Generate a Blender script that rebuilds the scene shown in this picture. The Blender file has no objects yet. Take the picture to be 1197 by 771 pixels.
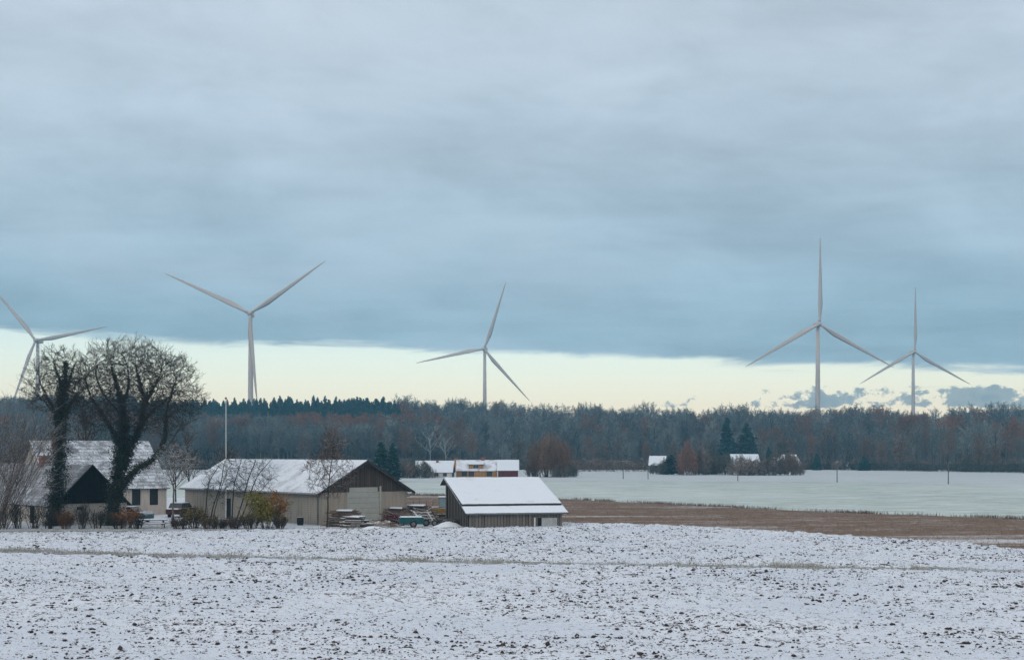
import bpy, math, random
import numpy as np
from mathutils import Vector, Matrix
scene = bpy.context.scene
COL = scene.collection
R = math.radians
FPX, HY, CX, CH = 1660.0, 528.0, 598.5, 7.0     # focal length in photo pixels, horizon row, centre column, eye height (m)

def gx(px, Y): return (px - CX) / FPX * Y
def gz(py, Y): return CH - (py - HY) * Y / FPX
def gY(py): return FPX * CH / (py - HY)
def W(px, py):
    Y = gY(py); return (gx(px, Y), Y)
def lin(h):
    h = h.lstrip('#'); o = []
    for i in (0, 2, 4):
        c = int(h[i:i+2], 16) / 255
        o.append(c / 12.92 if c <= .04045 else ((c + .055) / 1.055) ** 2.4)
    return (*o, 1.0)

# ------------------------------------------------------------------ numpy noise
def _hash(ix, iy, seed):
    n = (ix * 374761393 + iy * 668265263 + seed * 974634777) & 0xFFFFFFFF
    n = ((n ^ (n >> 13)) * 1274126177) & 0xFFFFFFFF
    n = n ^ (n >> 16)
    return (n & 0xFFFF) / 65535.0
def vnoise(x, y, seed=0):
    x = np.asarray(x, float); y = np.asarray(y, float)
    ix = np.floor(x).astype(np.int64); iy = np.floor(y).astype(np.int64)
    fx = x - ix; fy = y - iy
    fx = fx*fx*fx*(fx*(fx*6-15)+10); fy = fy*fy*fy*(fy*(fy*6-15)+10)
    a = _hash(ix, iy, seed); b = _hash(ix+1, iy, seed); c = _hash(ix, iy+1, seed); d = _hash(ix+1, iy+1, seed)
    return (a*(1-fx)+b*fx)*(1-fy) + (c*(1-fx)+d*fx)*fy
def fbm(x, y, seed=0, octv=4):
    s = 0; a = .5; t = 0
    for k in range(octv):
        s = s + a*vnoise(x*2**k, y*2**k, seed+k*17); t += a; a *= .55
    return s / t
def sstep(a, b, x):
    t = np.clip((x-a)/(b-a), 0, 1); return t*t*(3-2*t)

# ------------------------------------------------------------------ object helpers
def link(o, parent=None):
    COL.objects.link(o)
    if parent is not None: o.parent = parent
    return o
def tag(o, label=None, cat=None, group=None, kind=None):
    if label: o['label'] = label
    if cat: o['category'] = cat
    if group: o['group'] = group
    if kind: o['kind'] = kind
    return o
def thing(name, label, cat, loc=(0,0,0), rz=0, group=None):
    o = bpy.data.objects.new(name, None); o.empty_display_size = .3
    o.location = loc; o.rotation_euler = (0,0,rz); link(o)
    return tag(o, label, cat, group)
def copy_tree(o, parent=None):
    c = o.copy(); COL.objects.link(c)
    if parent is not None: c.parent = parent
    for ch in o.children: copy_tree(ch, c)
    return c
def np_mesh(name, V, F, mats, mi=None, smooth=False):
    """V (n,3), F (m,k) equal-sized faces"""
    me = bpy.data.meshes.new(name)
    V = np.asarray(V, np.float32); F = np.asarray(F, np.int32)
    m, k = F.shape
    me.vertices.add(len(V)); me.vertices.foreach_set('co', V.ravel())
    me.loops.add(m*k); me.loops.foreach_set('vertex_index', F.ravel())
    me.polygons.add(m); me.polygons.foreach_set('loop_start', np.arange(0, m*k, k, dtype=np.int32))
    if mi is not None: me.polygons.foreach_set('material_index', np.asarray(mi, np.int32))
    if smooth: me.polygons.foreach_set('use_smooth', np.ones(m, bool))
    for mt in (mats if isinstance(mats, (list, tuple)) else [mats]): me.materials.append(mt)
    me.update(calc_edges=True)
    return me
def np_obj(name, V, F, mats, parent=None, mi=None, smooth=False):
    return link(bpy.data.objects.new(name, np_mesh(name, V, F, mats, mi, smooth)), parent)

class MB:
    """collects primitives into one mesh"""
    def __init__(s): s.v = []; s.f = []; s.m = []
    def add(s, vs, fs, m=0, M=None):
        b = len(s.v)
        for p in vs:
            s.v.append(tuple(M @ Vector(p)) if M is not None else tuple(p))
        for f in fs: s.f.append([b+i for i in f]); s.m.append(m)
    def box(s, x0, x1, y0, y1, z0, z1, m=0, M=None):
        s.add([(x0,y0,z0),(x1,y0,z0),(x1,y1,z0),(x0,y1,z0),(x0,y0,z1),(x1,y0,z1),(x1,y1,z1),(x0,y1,z1)],
              [(0,3,2,1),(4,5,6,7),(0,1,5,4),(1,2,6,5),(2,3,7,6),(3,0,4,7)], m, M)
    def bar(s, p, q, w, h=None, m=0):
        """rectangular bar from p to q"""
        p = Vector(p); q = Vector(q); d = q-p; L = d.length
        M = Matrix.Translation(p) @ d.to_track_quat('X', 'Z').to_matrix().to_4x4()
        h = h or w
        s.box(0, L, -w/2, w/2, -h/2, h/2, m, M)
    def tube(s, pts, rad, n=8, m=0, cap=True):
        pts = [Vector(p) for p in pts]; b = len(s.v)
        for i, p in enumerate(pts):
            d = (pts[min(i+1, len(pts)-1)] - pts[max(i-1, 0)]).normalized()
            u = d.orthogonal().normalized() if abs(d.z) > .9 else d.cross(Vector((0,0,1))).normalized()
            if i and abs(d.z) > .9: u = Vector((1,0,0)) - d*d.x; u.normalize()
            elif abs(d.z) > .9: u = Vector((1,0,0)) - d*d.x; u.normalize()
            w = d.cross(u); r = rad[i] if hasattr(rad, '__len__') else rad
            for k in range(n):
                a = 2*math.pi*k/n
                s.v.append(tuple(p + u*math.cos(a)*r + w*math.sin(a)*r))
        for i in range(len(pts)-1):
            for k in range(n):
                s.f.append([b+i*n+k, b+i*n+(k+1) % n, b+(i+1)*n+(k+1) % n, b+(i+1)*n+k]); s.m.append(m)
        if cap:
            s.f.append([b+k for k in range(n)][::-1]); s.m.append(m)
            e = b+(len(pts)-1)*n
            s.f.append([e+k for k in range(n)]); s.m.append(m)
    def prism(s, poly, a0, a1, axis='y', m=0, M=None):
        """extrude a 2-D polygon (x,z when axis y; y,z when axis x; x,y when axis z)"""
        n = len(poly)
        def P(u, v, a): return {'y': (u,a,v), 'x': (a,u,v), 'z': (u,v,a)}[axis]
        vs = [P(u,v,a0) for u,v in poly] + [P(u,v,a1) for u,v in poly]
        fs = [list(range(n)), list(range(2*n-1, n-1, -1))] + [[i, n+i, n+(i+1) % n, (i+1) % n] for i in range(n)]
        s.add(vs, fs, m, M)
    def each(s, name, mats, parent=None, smooth=False, bevel=0):
        """every loose piece becomes an object of its own"""
        par = list(range(len(s.v)))
        def find(i):
            while par[i] != i: par[i] = par[par[i]]; i = par[i]
            return i
        for f in s.f:
            for i in f[1:]: par[find(i)] = find(f[0])
        gr = {}
        for f, m in zip(s.f, s.m): gr.setdefault(find(f[0]), []).append((f, m))
        out = []
        for fs in gr.values():
            b = MB(); ix = {}
            for f, m in fs:
                for i in f:
                    if i not in ix: ix[i] = len(b.v); b.v.append(s.v[i])
                b.f.append([ix[i] for i in f]); b.m.append(m)
            out.append(b.build(name, mats, parent, smooth, bevel))
        return out
    def build(s, name, mats, parent=None, smooth=False, bevel=0):
        me = bpy.data.meshes.new(name); me.from_pydata(s.v, [], s.f)
        for mt in (mats if isinstance(mats, (list, tuple)) else [mats]): me.materials.append(mt)
        me.polygons.foreach_set('material_index', s.m)
        import bmesh
        bm = bmesh.new(); bm.from_mesh(me); bmesh.ops.recalc_face_normals(bm, faces=bm.faces); bm.to_mesh(me); bm.free()
        if smooth: me.polygons.foreach_set('use_smooth', [True]*len(me.polygons))
        me.update()
        o = link(bpy.data.objects.new(name, me), parent)
        if bevel:
            b = o.modifiers.new('bevel', 'BEVEL'); b.width = bevel; b.segments = 2; b.limit_method = 'ANGLE'
        return o

# ------------------------------------------------------------------ materials
SNOW = (.80, .82, .86, 1)
class NT:
    def __init__(s, name):
        s.mat = bpy.data.materials.new(name); s.mat.use_nodes = True
        s.t = s.mat.node_tree; s.n = s.t.nodes; s.l = s.t.links
        s.b = s.n['Principled BSDF']
        s.co = s.n.new('ShaderNodeTexCoord').outputs['Object']
    def new(s, t, **kw):
        n = s.n.new('ShaderNode'+t)
        for k, v in kw.items(): setattr(n, k, v)
        return n
    def put(s, sock, v):
        if v is None: return
        if isinstance(v, bpy.types.NodeSocket): s.l.new(v, sock)
        else: sock.default_value = v
    def math(s, op, a, b=None, c=None, clamp=False):
        n = s.new('Math', operation=op, use_clamp=clamp)
        for i, v in enumerate((a, b, c)): s.put(n.inputs[i], v)
        return n.outputs[0]
    def map(s, scale, loc=(0,0,0), co=None):
        n = s.new('Mapping'); s.put(n.inputs['Vector'], co or s.co)
        n.inputs['Scale'].default_value = scale if hasattr(scale, '__len__') else (scale,)*3
        n.inputs['Location'].default_value = loc
        return n.outputs[0]
    def noise(s, scale=1, detail=4, rough=.55, vec=None, dist=0):
        n = s.new('TexNoise'); s.put(n.inputs['Vector'], vec if vec is not None else s.co)
        n.inputs['Scale'].default_value = scale; n.inputs['Detail'].default_value = detail
        n.inputs['Roughness'].default_value = rough; n.inputs['Distortion'].default_value = dist
        return n.outputs['Fac']
    def range(s, v, a, b, c=0., d=1., smooth=True):
        n = s.new('MapRange', interpolation_type='SMOOTHSTEP' if smooth else 'LINEAR'); s.put(n.inputs['Value'], v)
        for k, x in zip(('From Min','From Max','To Min','To Max'), (a,b,c,d)): s.put(n.inputs[k], x)
        return n.outputs['Result']
    def mix(s, f, a, b, blend='MIX'):
        n = s.new('Mix', data_type='RGBA', blend_type=blend); s.put(n.inputs[0], f); s.put(n.inputs[6], a); s.put(n.inputs[7], b)
        return n.outputs[2]
    def ramp(s, f, stops):
        n = s.new('ValToRGB'); s.put(n.inputs[0], f); e = n.color_ramp.elements
        while len(e) > 1: e.remove(e[-1])
        e[0].position = stops[0][0]; e[0].color = stops[0][1]
        for p, c in stops[1:]:
            x = e.new(p); x.color = c
        return n.outputs[0]
    def snowmask(s, lo=.35, hi=.75, amt=.35, scale=3):
        """settled snow: faces that look up, broken by noise"""
        g = s.new('NewGeometry'); z = s.new('SeparateXYZ'); s.l.new(g.outputs['Normal'], z.inputs[0])
        k = s.math('MULTIPLY_ADD', s.noise(scale, 3), amt, -amt/2)
        return s.range(s.math('ADD', z.outputs[2], k), lo, hi)
    def done(s, col, rough=.9, spec=.2, bump=None, bstr=.3, bdist=.05):
        s.put(s.b.inputs['Base Color'], col); s.put(s.b.inputs['Roughness'], rough)
        s.b.inputs['Specular IOR Level'].default_value = spec
        if bump is not None:
            n = s.new('Bump'); n.inputs['Strength'].default_value = bstr; n.inputs['Distance'].default_value = bdist
            s.l.new(bump, n.inputs['Height']); s.l.new(n.outputs[0], s.b.inputs['Normal'])
        return s.mat
def rgb(*c): return (*c, 1.0)
def plain(name, c1, c2=None, scale=2, rough=.85, spec=.2, snow=None, bump=0, detail=5, aniso=(1,1,1)):
    t = NT(name); v = t.map(aniso); nz = t.noise(scale, detail, .6, v)
    col = t.mix(t.range(nz, .3, .7), c1, c2 or tuple(x*.7 for x in c1[:3])+(1,))
    if snow: col = t.mix(t.snowmask(*snow), col, SNOW)
    return t.done(col, rough, spec, nz if bump else None, bump)
def tinted(name, cols, rough=.9, snow=None, nscale=.5):
    """plant matter: the tint differs from plant to plant, and a little inside one"""
    t = NT(name); oi = t.new('ObjectInfo')
    k = len(cols)
    col = t.ramp(oi.outputs['Random'], [((i+.0)/max(1, k-1), c) for i, c in enumerate(cols)])
    n = t.noise(nscale, 3)
    col = t.mix(t.range(n, .3, .7), t.mix(1., col, rgb(.72,.72,.72), 'MULTIPLY'), col)
    if snow: col = t.mix(t.snowmask(*snow), col, SNOW)
    return t.done(col, rough, .1)

m_bark = plain('bark', rgb(.055,.048,.04), rgb(.03,.027,.023), 6, snow=(.55,.95,.5,2))
m_twig = plain('dark_twig', rgb(.06,.05,.042), rgb(.03,.026,.022), 3, snow=(.85,1.15,.5,4))
m_ivy = plain('ivy_leaf', rgb(.016,.03,.016), rgb(.008,.016,.009), 2, rough=.5, spec=.4, snow=(.93,1.08,.3,1.5))
m_paletwig = plain('frosted_twig', rgb(.17,.15,.13), rgb(.1,.09,.075), 4, snow=(.2,.75,.6,4))
m_browntwig = plain('brown_twig', rgb(.10,.062,.042), rgb(.055,.036,.028), 3, snow=(.7,1.05,.5,4))
m_snowbark = plain('white_bark', rgb(.62,.62,.62), rgb(.45,.44,.44), 3)
m_palebark = plain('pale_frosted_bark', rgb(.46,.46,.45), rgb(.32,.32,.31), 3)
m_fartrunk = tinted('far_bark', [rgb(.09,.085,.078), rgb(.19,.185,.17), rgb(.07,.065,.06)], snow=(.5,.95,.4,.5))
m_fartwig = tinted('far_twig', [rgb(.075,.12,.125), rgb(.29,.325,.31), rgb(.11,.15,.155), rgb(.21,.205,.185), rgb(.07,.105,.11), rgb(.37,.39,.37)], snow=(.6,1.2,.5,.2))
m_farrust = tinted('rust_twig', [rgb(.33,.16,.10), rgb(.25,.15,.11), rgb(.38,.19,.12)], snow=(.8,1.2,.4,.2))
m_needle = tinted('spruce_needle', [rgb(.026,.088,.086), rgb(.045,.11,.10), rgb(.03,.08,.07)], snow=(.9,1.15,.5,.4))
m_scrub = tinted('scrub_twig', [rgb(.17,.14,.12), rgb(.11,.115,.09), rgb(.25,.17,.13), rgb(.22,.21,.195)], snow=(.7,1.1,.5,.5))
m_rustbush = plain('russet_twig', rgb(.16,.075,.035), rgb(.09,.045,.026), 1.2)
m_yellowleaf = plain('yellow_green_leaf', rgb(.31,.24,.04), rgb(.11,.115,.03), 1.6, snow=(.9,1.1,.3,3))
m_orangeleaf = plain('orange_leaf', rgb(.34,.14,.04), rgb(.20,.085,.03), 3, snow=(.9,1.1,.3,3))

# ------------------------------------------------------------------ camera
cam = bpy.data.cameras.new('camera'); co = bpy.data.objects.new('camera', cam); COL.objects.link(co)
cam.lens = 36*FPX/1197; cam.sensor_width = 36; cam.shift_y = (HY-385.5)/1197
cam.clip_start = .5; cam.clip_end = 8000
co.location = (0,0,CH); co.rotation_euler = (R(90),0,0); scene.camera = co

# ------------------------------------------------------------------ sky, sun, air
SUN_EL, SUN_AZ = 24, 205                       # degrees; azimuth clockwise from +Y
w = bpy.data.worlds.new('World'); scene.world = w; w.use_nodes = True
def build_sky():
    t = NT.__new__(NT); t.t = w.node_tree; t.n = t.t.nodes; t.l = t.t.links
    t.co = t.n.new('ShaderNodeTexCoord').outputs['Generated']
    bg = t.n['Background']
    sky = t.new('TexSky', sky_type='NISHITA'); sky.sun_disc = False
    sky.sun_elevation = R(SUN_EL); sky.sun_rotation = R(SUN_AZ); sky.air_density = 1.2; sky.dust_density = 1.5
    sp = t.new('SeparateXYZ'); t.l.new(t.co, sp.inputs[0]); x, y, z = sp.outputs
    az = t.math('ARCTAN2', x, y); el = t.math('ARCSINE', z)
    def vec(a, b, c=0.0):
        n = t.new('CombineXYZ'); t.put(n.inputs[0], a); t.put(n.inputs[1], b); t.put(n.inputs[2], c); return n.outputs[0]
    # cloud deck as a flat layer seen in perspective
    k = t.math('DIVIDE', 1., t.math('ADD', t.math('MAXIMUM', z, 0.), .10))
    px, py = t.math('MULTIPLY', x, k), t.math('MULTIPLY', y, k)
    big = t.noise(1., 4, .5, vec(t.math('MULTIPLY', px, .8), t.math('MULTIPLY', py, 1.1), 3.1), .4)
    mid = t.noise(1., 6, .55, vec(t.math('MULTIPLY', px, 2.), t.math('MULTIPLY', py, 3.2), 7.7), .5)
    streak = t.noise(1., 5, .55, vec(t.math('MULTIPLY', az, 5.), t.math('MULTIPLY', el, 46.), 1.3), .3)
    base = t.ramp(t.math('MULTIPLY', el, 1/1.6), [(0, rgb(.43,.61,.72)), (.05, rgb(.45,.625,.74)), (.085, rgb(.51,.66,.775)), (.125, rgb(.57,.69,.80)),
                                                  (.19, rgb(.63,.72,.82)), (.26, rgb(.70,.77,.85)), (.6, rgb(.80,.83,.88)), (1, rgb(.88,.91,.95))])
    shade = t.math('ADD', t.math('MULTIPLY', t.range(big, .25, .75), .22), t.math('MULTIPLY', t.range(mid, .25, .75), .13))
    fade = t.range(el, .04, .22, .0, .10)
    # soft unequal patches, leaning a little
    tilt = t.math('ADD', el, t.math('MULTIPLY', az, .10))
    pat = t.noise(1., 5, .55, vec(t.math('MULTIPLY', az, 5.), t.math('MULTIPLY', tilt, 11.), 5.5), .6)
    pat2 = t.noise(1., 4, .6, vec(t.math('MULTIPLY', az, 14.), t.math('MULTIPLY', tilt, 36.), 8.5), .5)
    patch = t.math('ADD', t.math('MULTIPLY', t.math('SUBTRACT', t.range(pat, .3, .7), .5), .20), t.math('MULTIPLY', t.math('SUBTRACT', t.range(pat2, .3, .7), .5), .08))
    shade = t.math('ADD', t.math('MULTIPLY', shade, .75), t.math('ADD', patch, .045))
    sh = t.math('ADD', t.math('ADD', .81, shade), t.math('MULTIPLY', t.math('SUBTRACT', t.range(streak, .3, .7), .5), t.range(el, .1, .3, .10, .01)))
    deck = t.mix(1., base, vec(sh, sh, sh), 'MULTIPLY')
    # warm grey hint in the thicker patches, blue in the thin ones
    deck = t.mix(t.math('MULTIPLY', t.range(pat, .45, .70), .30), deck, rgb(.60,.65,.72))
    clear = t.ramp(t.math('MULTIPLY', el, 10.), [(0, rgb(1.5,1.2,.86)), (.30, rgb(1.52,1.32,.96)), (.48, rgb(1.5,1.46,1.13)), (.66, rgb(1.40,1.50,1.28)), (.9, rgb(1.16,1.37,1.32))])
    clear = t.mix(.1, t.mix(1., clear, rgb(10,10,10), 'MULTIPLY'), sky.outputs[0])
    deck = t.mix(.03, t.mix(1., deck, rgb(10,10,10), 'MULTIPLY'), sky.outputs[0])
    edge = t.math('SUBTRACT', .0699, t.math('ADD', t.math('MULTIPLY', az, .0383), t.math('MULTIPLY', t.math('MULTIPLY', az, az), .0395)))
    rag = t.noise(1., 5, .6, vec(t.math('MULTIPLY', az, 12.), t.math('MULTIPLY', el, 90.), 4.4), .5)
    d = t.math('ADD', t.math('SUBTRACT', el, edge), t.math('MULTIPLY', t.math('SUBTRACT', rag, .5), .020))
    col = t.mix(t.range(d, -.0020, .0050), clear, deck)
    # thin shreds below the deck, then the small heaped clouds low on the right
    sh2 = t.noise(1., 4, .5, vec(t.math('MULTIPLY', az, 7.), t.math('MULTIPLY', el, 190.), 9.4), .1)
    ms = t.math('MULTIPLY', t.range(sh2, .60, .70), t.math('MULTIPLY', t.range(az, .12, .3), t.math('MULTIPLY', t.range(d, -.020, -.008), t.range(d, .004, -.003))))
    col = t.mix(t.math('MULTIPLY', ms, .6), col, t.mix(1., lin('9DB5BE'), rgb(10,10,10), 'MULTIPLY'))
    cn = t.noise(1., 8, .66, vec(t.math('MULTIPLY', az, 50.), t.math('MULTIPLY', el, 74.), 2.15), .15)
    env = t.math('MULTIPLY', t.range(el, .021, .033), t.range(el, .060, .040))
    side = t.math('ADD', t.range(az, .04, .24, -.12, .165, smooth=False), t.math('MULTIPLY', t.math('SUBTRACT', t.noise(1., 2, .5, vec(t.math('MULTIPLY', az, 17.), .5, 6.6)), .5), .28))
    cm = t.range(t.math('ADD', t.math('MULTIPLY', cn, env), t.math('MULTIPLY', side, env)), .575, .65)
    cshade = t.range(cn, .45, .75)
    ccol = t.mix(cshade, lin('A9BAC0'), lin('8AA4B4'))
    col = t.mix(t.math('MULTIPLY', cm, .9), col, t.mix(1., ccol, rgb(10,10,10), 'MULTIPLY'))
    t.l.new(col, bg.inputs['Color']); bg.inputs['Strength'].default_value = .1
build_sky()
sl = bpy.data.lights.new('sun', 'SUN'); sl.energy = .7; sl.angle = R(16); sl.color = (1,.93,.85)
so = bpy.data.objects.new('sun', sl); COL.objects.link(so)
_d = Vector((math.sin(R(SUN_AZ))*math.cos(R(SUN_EL)), math.cos(R(SUN_AZ))*math.cos(R(SUN_EL)), math.sin(R(SUN_EL))))
so.rotation_euler = _d.to_track_quat('Z', 'Y').to_euler(); so.location = (0,0,300)
scene.view_settings.view_transform = 'Standard'; scene.view_settings.look = 'None'
scene.view_settings.exposure = 0; scene.view_settings.gamma = 1
scene.cycles.max_bounces = 6; scene.cycles.diffuse_bounces = 3; scene.cycles.volume_bounces = 0
scene.cycles.use_adaptive_sampling = True; scene.cycles.adaptive_threshold = .02

def build_haze():
    b = MB(); b.box(-1100, 1100, -60, 1790, -3, 205)
    m = bpy.data.materials.new('air_haze'); m.use_nodes = True; n = m.node_tree.nodes
    n.remove(n['Principled BSDF'])
    v = n.new('ShaderNodeVolumePrincipled'); v.inputs['Color'].default_value = (.28,.68,.95,1)
    v.inputs['Density'].default_value = .00035; v.inputs['Anisotropy'].default_value = .1
    m.node_tree.links.new(v.outputs[0], n['Material Output'].inputs['Volume'])
    try: m.cycles.homogeneous_volume = True
    except Exception: pass
    o = b.build('haze', m); tag(o, kind='stuff', label='thin bluish winter haze over the fields and woods', cat='haze')
HAZE = True
if HAZE: build_haze()
# ------------------------------------------------------------------ plant builders
def tubes(segs, n):
    """segs (k,8): p0 p1 r0 r1 -> V, quads"""
    S = np.asarray(segs, float); k = len(S)
    p0, p1 = S[:, :3], S[:, 3:6]; r = S[:, 6:8]
    d = p1-p0; d /= np.maximum(np.linalg.norm(d, axis=1, keepdims=True), 1e-9)
    ref = np.where(np.abs(d[:, 2:3]) > .8, np.array([[1.,0,0]]), np.array([[0,0,1.]]))
    u = np.cross(d, ref); u /= np.linalg.norm(u, axis=1, keepdims=True); v = np.cross(d, u)
    a = np.arange(n)*2*np.pi/n
    ring = u[:, None]*np.cos(a)[None, :, None] + v[:, None]*np.sin(a)[None, :, None]
    V = np.empty((k, 2, n, 3)); V[:, 0] = p0[:, None]+ring*r[:, 0, None, None]; V[:, 1] = p1[:, None]+ring*r[:, 1, None, None]
    i = np.arange(k)[:, None]*2*n; j = np.arange(n)[None]; jn = (j+1) % n
    F = np.stack([i+j, i+jn, i+n+jn, i+n+j], -1).reshape(-1, 4)
    return V.reshape(-1, 3), F
def ribbons(segs, rs, wide=1.):
    S = np.asarray(segs, float); k = len(S)
    p0, p1 = S[:, :3], S[:, 3:6]; d = p1-p0; d /= np.maximum(np.linalg.norm(d, axis=1, keepdims=True), 1e-9)
    u = np.cross(d, rs.normal(size=(k, 3))); u /= np.maximum(np.linalg.norm(u, axis=1, keepdims=True), 1e-9)
    V = np.stack([p0-u*S[:, 6:7]*wide, p0+u*S[:, 6:7]*wide, p1+u*S[:, 7:8]*wide, p1-u*S[:, 7:8]*wide], 1)
    return V.reshape(-1, 3), np.arange(k*4).reshape(-1, 4)
def cards(C, size, rs, up=None):
    """leaf-sized quads at points C"""
    C = np.asarray(C, float); k = len(C)
    n = rs.normal(size=(k, 3)); 
    if up is not None: n[:, 2] += up
    n /= np.linalg.norm(n, axis=1, keepdims=True)
    u = np.cross(n, rs.normal(size=(k, 3))); u /= np.linalg.norm(u, axis=1, keepdims=True); v = np.cross(n, u)
    s = (size*rs.uniform(.6, 1.3, k))[:, None]
    V = np.stack([C-u*s, C-v*s*.6, C+u*s, C+v*s*.6], 1)
    return V.reshape(-1, 3), np.arange(k*4).reshape(-1, 4)
def merge(parts):
    V = []; F = []; M = []; b = 0
    for (v, f, m) in parts:
        V.append(v); F.append(f+b); M.append(np.full(len(f), m)); b += len(v)
    return np.concatenate(V), np.concatenate(F), np.concatenate(M)
def unit_rand(rng):
    while True:
        v = Vector((rng.uniform(-1,1), rng.uniform(-1,1), rng.uniform(-1,1)))
        if .05 < v.length < 1: return v.normalized()
def grow(out, p, d, L, r, lev, rng, P):
    """one branch and, recursively, its side branches; out[lev] collects segments"""
    n = P['nseg'][lev]; step = L/n; tp = P.get('taper', .35)
    last = lev == len(P['nseg'])-1
    nc = 0 if last else P['kids'][lev]; f0 = P['start'][lev]
    marks = sorted(f0+(1-f0)*((i+rng.random())/nc) for i in range(nc)) if nc else []
    mi = 0; side = rng.uniform(0, 6.28)
    for i in range(n):
        d = (d + unit_rand(rng)*P['wig'][lev] + Vector((0,0,P['up'][lev]))).normalized()
        q = p+d*step; ra = r*(1-i/n*(1-tp)); rb = r*(1-(i+1)/n*(1-tp))
        out[lev].append((*p, *q, ra, rb))
        while mi < len(marks) and marks[mi] <= (i+1)/n+1e-6:
            t = marks[mi]; f = min(max(t*n-i, 0), 1); mi += 1
            side += 2.4+rng.uniform(-.5, .5)
            ax = d.orthogonal().normalized(); ax = Matrix.Rotation(side, 3, d) @ ax
            an = R(P['ang'][lev])*rng.uniform(.7, 1.25)
            cd = Matrix.Rotation(an, 3, ax) @ d
            cl = P['len'][lev]*L*rng.uniform(.65, 1.15)*(1-P['apical'][lev]*(t-f0)/(1-f0+1e-6))
            grow(out, p+d*step*f, cd, cl, max(min(ra*.8, r*P['rad'][lev]), P['rmin']), lev+1, rng, P)
        p = q
FAR = dict(nseg=[6,4,3,2], kids=[14,9,8,0], start=[.30,.2,.1,0], ang=[38,42,40,0], len=[.42,.5,.55], apical=[.45,.35,.3],
           rad=[.45,.5,.6], wig=[.05,.14,.2,.25], up=[.05,.13,.07,.03], rmin=.05, taper=.3)
def far_tree_arrays(seed, H, P=FAR, rust=False, wide=1.35):
    rng = random.Random(seed); rs = np.random.RandomState(seed); out = [[] for _ in P['nseg']]
    grow(out, Vector((0,0,-.5)), Vector((0,0,1)), H*.93, H*.014, 0, rng, P)
    tr = [tubes(out[0], 6), tubes(out[1], 4)]
    cr = [ribbons(o, rs, wide) for o in out[2:]]
    if rust:   # beech that still holds dry leaves near its twig ends
        S = np.asarray(out[-1]); k = rs.rand(len(S)) < .85
        C = S[k, 3:6]+rs.normal(size=(k.sum(), 3))*.25
        cr.append(cards(C, np.full(len(C), .16), rs))
    return merge([(*a, 0) for a in tr]), merge([(*a, 0) for a in cr])
def spruce_arrays(seed, H, rad, wh=30):
    """tiers of drooping boughs, each a ribbon bough with needle sprays"""
    rng = random.Random(seed); rs = np.random.RandomState(seed)
    tr = tubes([(0,0,-.4,0,0,H*.5,H*.016,H*.009), (0,0,H*.5,0,0,H,H*.009,.02)], 6)
    C = []; S = []
    for i in range(wh):
        t = (i+.5)/wh; z = H*(.07+.92*t); rr = rad*(1-t)**.62*rng.uniform(.8, 1.12)+.12
        nb = max(6, int(15*(1-t)+6))
        for b in range(nb):
            a = rng.uniform(0, 6.28); L = rr*rng.uniform(.65, 1.12); c, s = math.cos(a), math.sin(a)
            droop = L*rng.uniform(.1, .35)
            S.append((0,0,z, c*L,s*L,z-droop, .05,.015))
            m = max(4, int(L*9))
            for j in range(m):
                f = (j+rng.random())/m; f = f**.75; wd = (.12+.25*(1-f)*min(L, 2)*.5)
                C.append((c*L*f+rng.gauss(0, wd), s*L*f+rng.gauss(0, wd), z-droop*f**1.6+rng.gauss(0, .10)))
    C = np.asarray(C); k = cards(C, np.full(len(C), .36*min(1.3, .5+H/25)), rs, .8)
    return merge([(*tr, 0)]), merge([(*k, 0), (*ribbons(S, rs), 0)])
SHRUB = dict(nseg=[4,3,3], kids=[7,5,0], start=[.2,.15,0], ang=[32,38,0], len=[.5,.5], apical=[.35,.3], rad=[.55,.6], wig=[.12,.2,.25], up=[.04,.04,.02], rmin=.008, taper=.35)
def shrub_segs(seed, H, W_, nst, rmin=.008, r0=.02, lean=(0,0), spread=.5, P=SHRUB):
    rng = random.Random(seed); P = dict(P); P['rmin'] = rmin; out = [[] for _ in P['nseg']]
    for i in range(nst):
        a = rng.uniform(0, 6.28); rr = W_*.28*math.sqrt(rng.random())
        p = Vector((math.cos(a)*rr, math.sin(a)*rr, -.05))
        d = Vector((math.cos(a)*spread*rng.random()+lean[0], math.sin(a)*spread*rng.random()+lean[1], 1)).normalized()
        grow(out, p, d, H*rng.uniform(.6, .95), r0*rng.uniform(.7, 1.2), 0, rng, P)
    return out
def bush_arrays(seed, H, W_, nst=26):
    P = dict(SHRUB, kids=[10,7,0], start=[.03,.1,0]); o = shrub_segs(seed, H, W_, nst, .022, .05, (0,0), .62, P); rs = np.random.RandomState(seed)
    S = np.asarray(o[-1]); k = rs.rand(len(S)) < .6
    c = cards(S[k, 3:6]+rs.normal(size=(k.sum(), 3))*.12, np.full(k.sum(), .10), rs)
    A, B = merge([(*tubes(o[0], 4), 0)]), merge([(*ribbons(x, rs, 1.3), 0) for x in o[1:]]+[(*c, 0)])
    def dome(V):      # pruned by wind and cattle into a rounded head
        z = np.clip(V[:, 2]/(H*.98), 0, .985); g = (W_*.5)*np.sqrt(1-z**2.2)/(W_*.28+.5*V[:, 2]); g = np.clip(g, .2, 1.7)**.55
        V = V.copy(); V[:, :2] *= g[:, None]; return V
    return (dome(A[0]), A[1], A[2]), (dome(B[0]), B[1], B[2])
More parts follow.
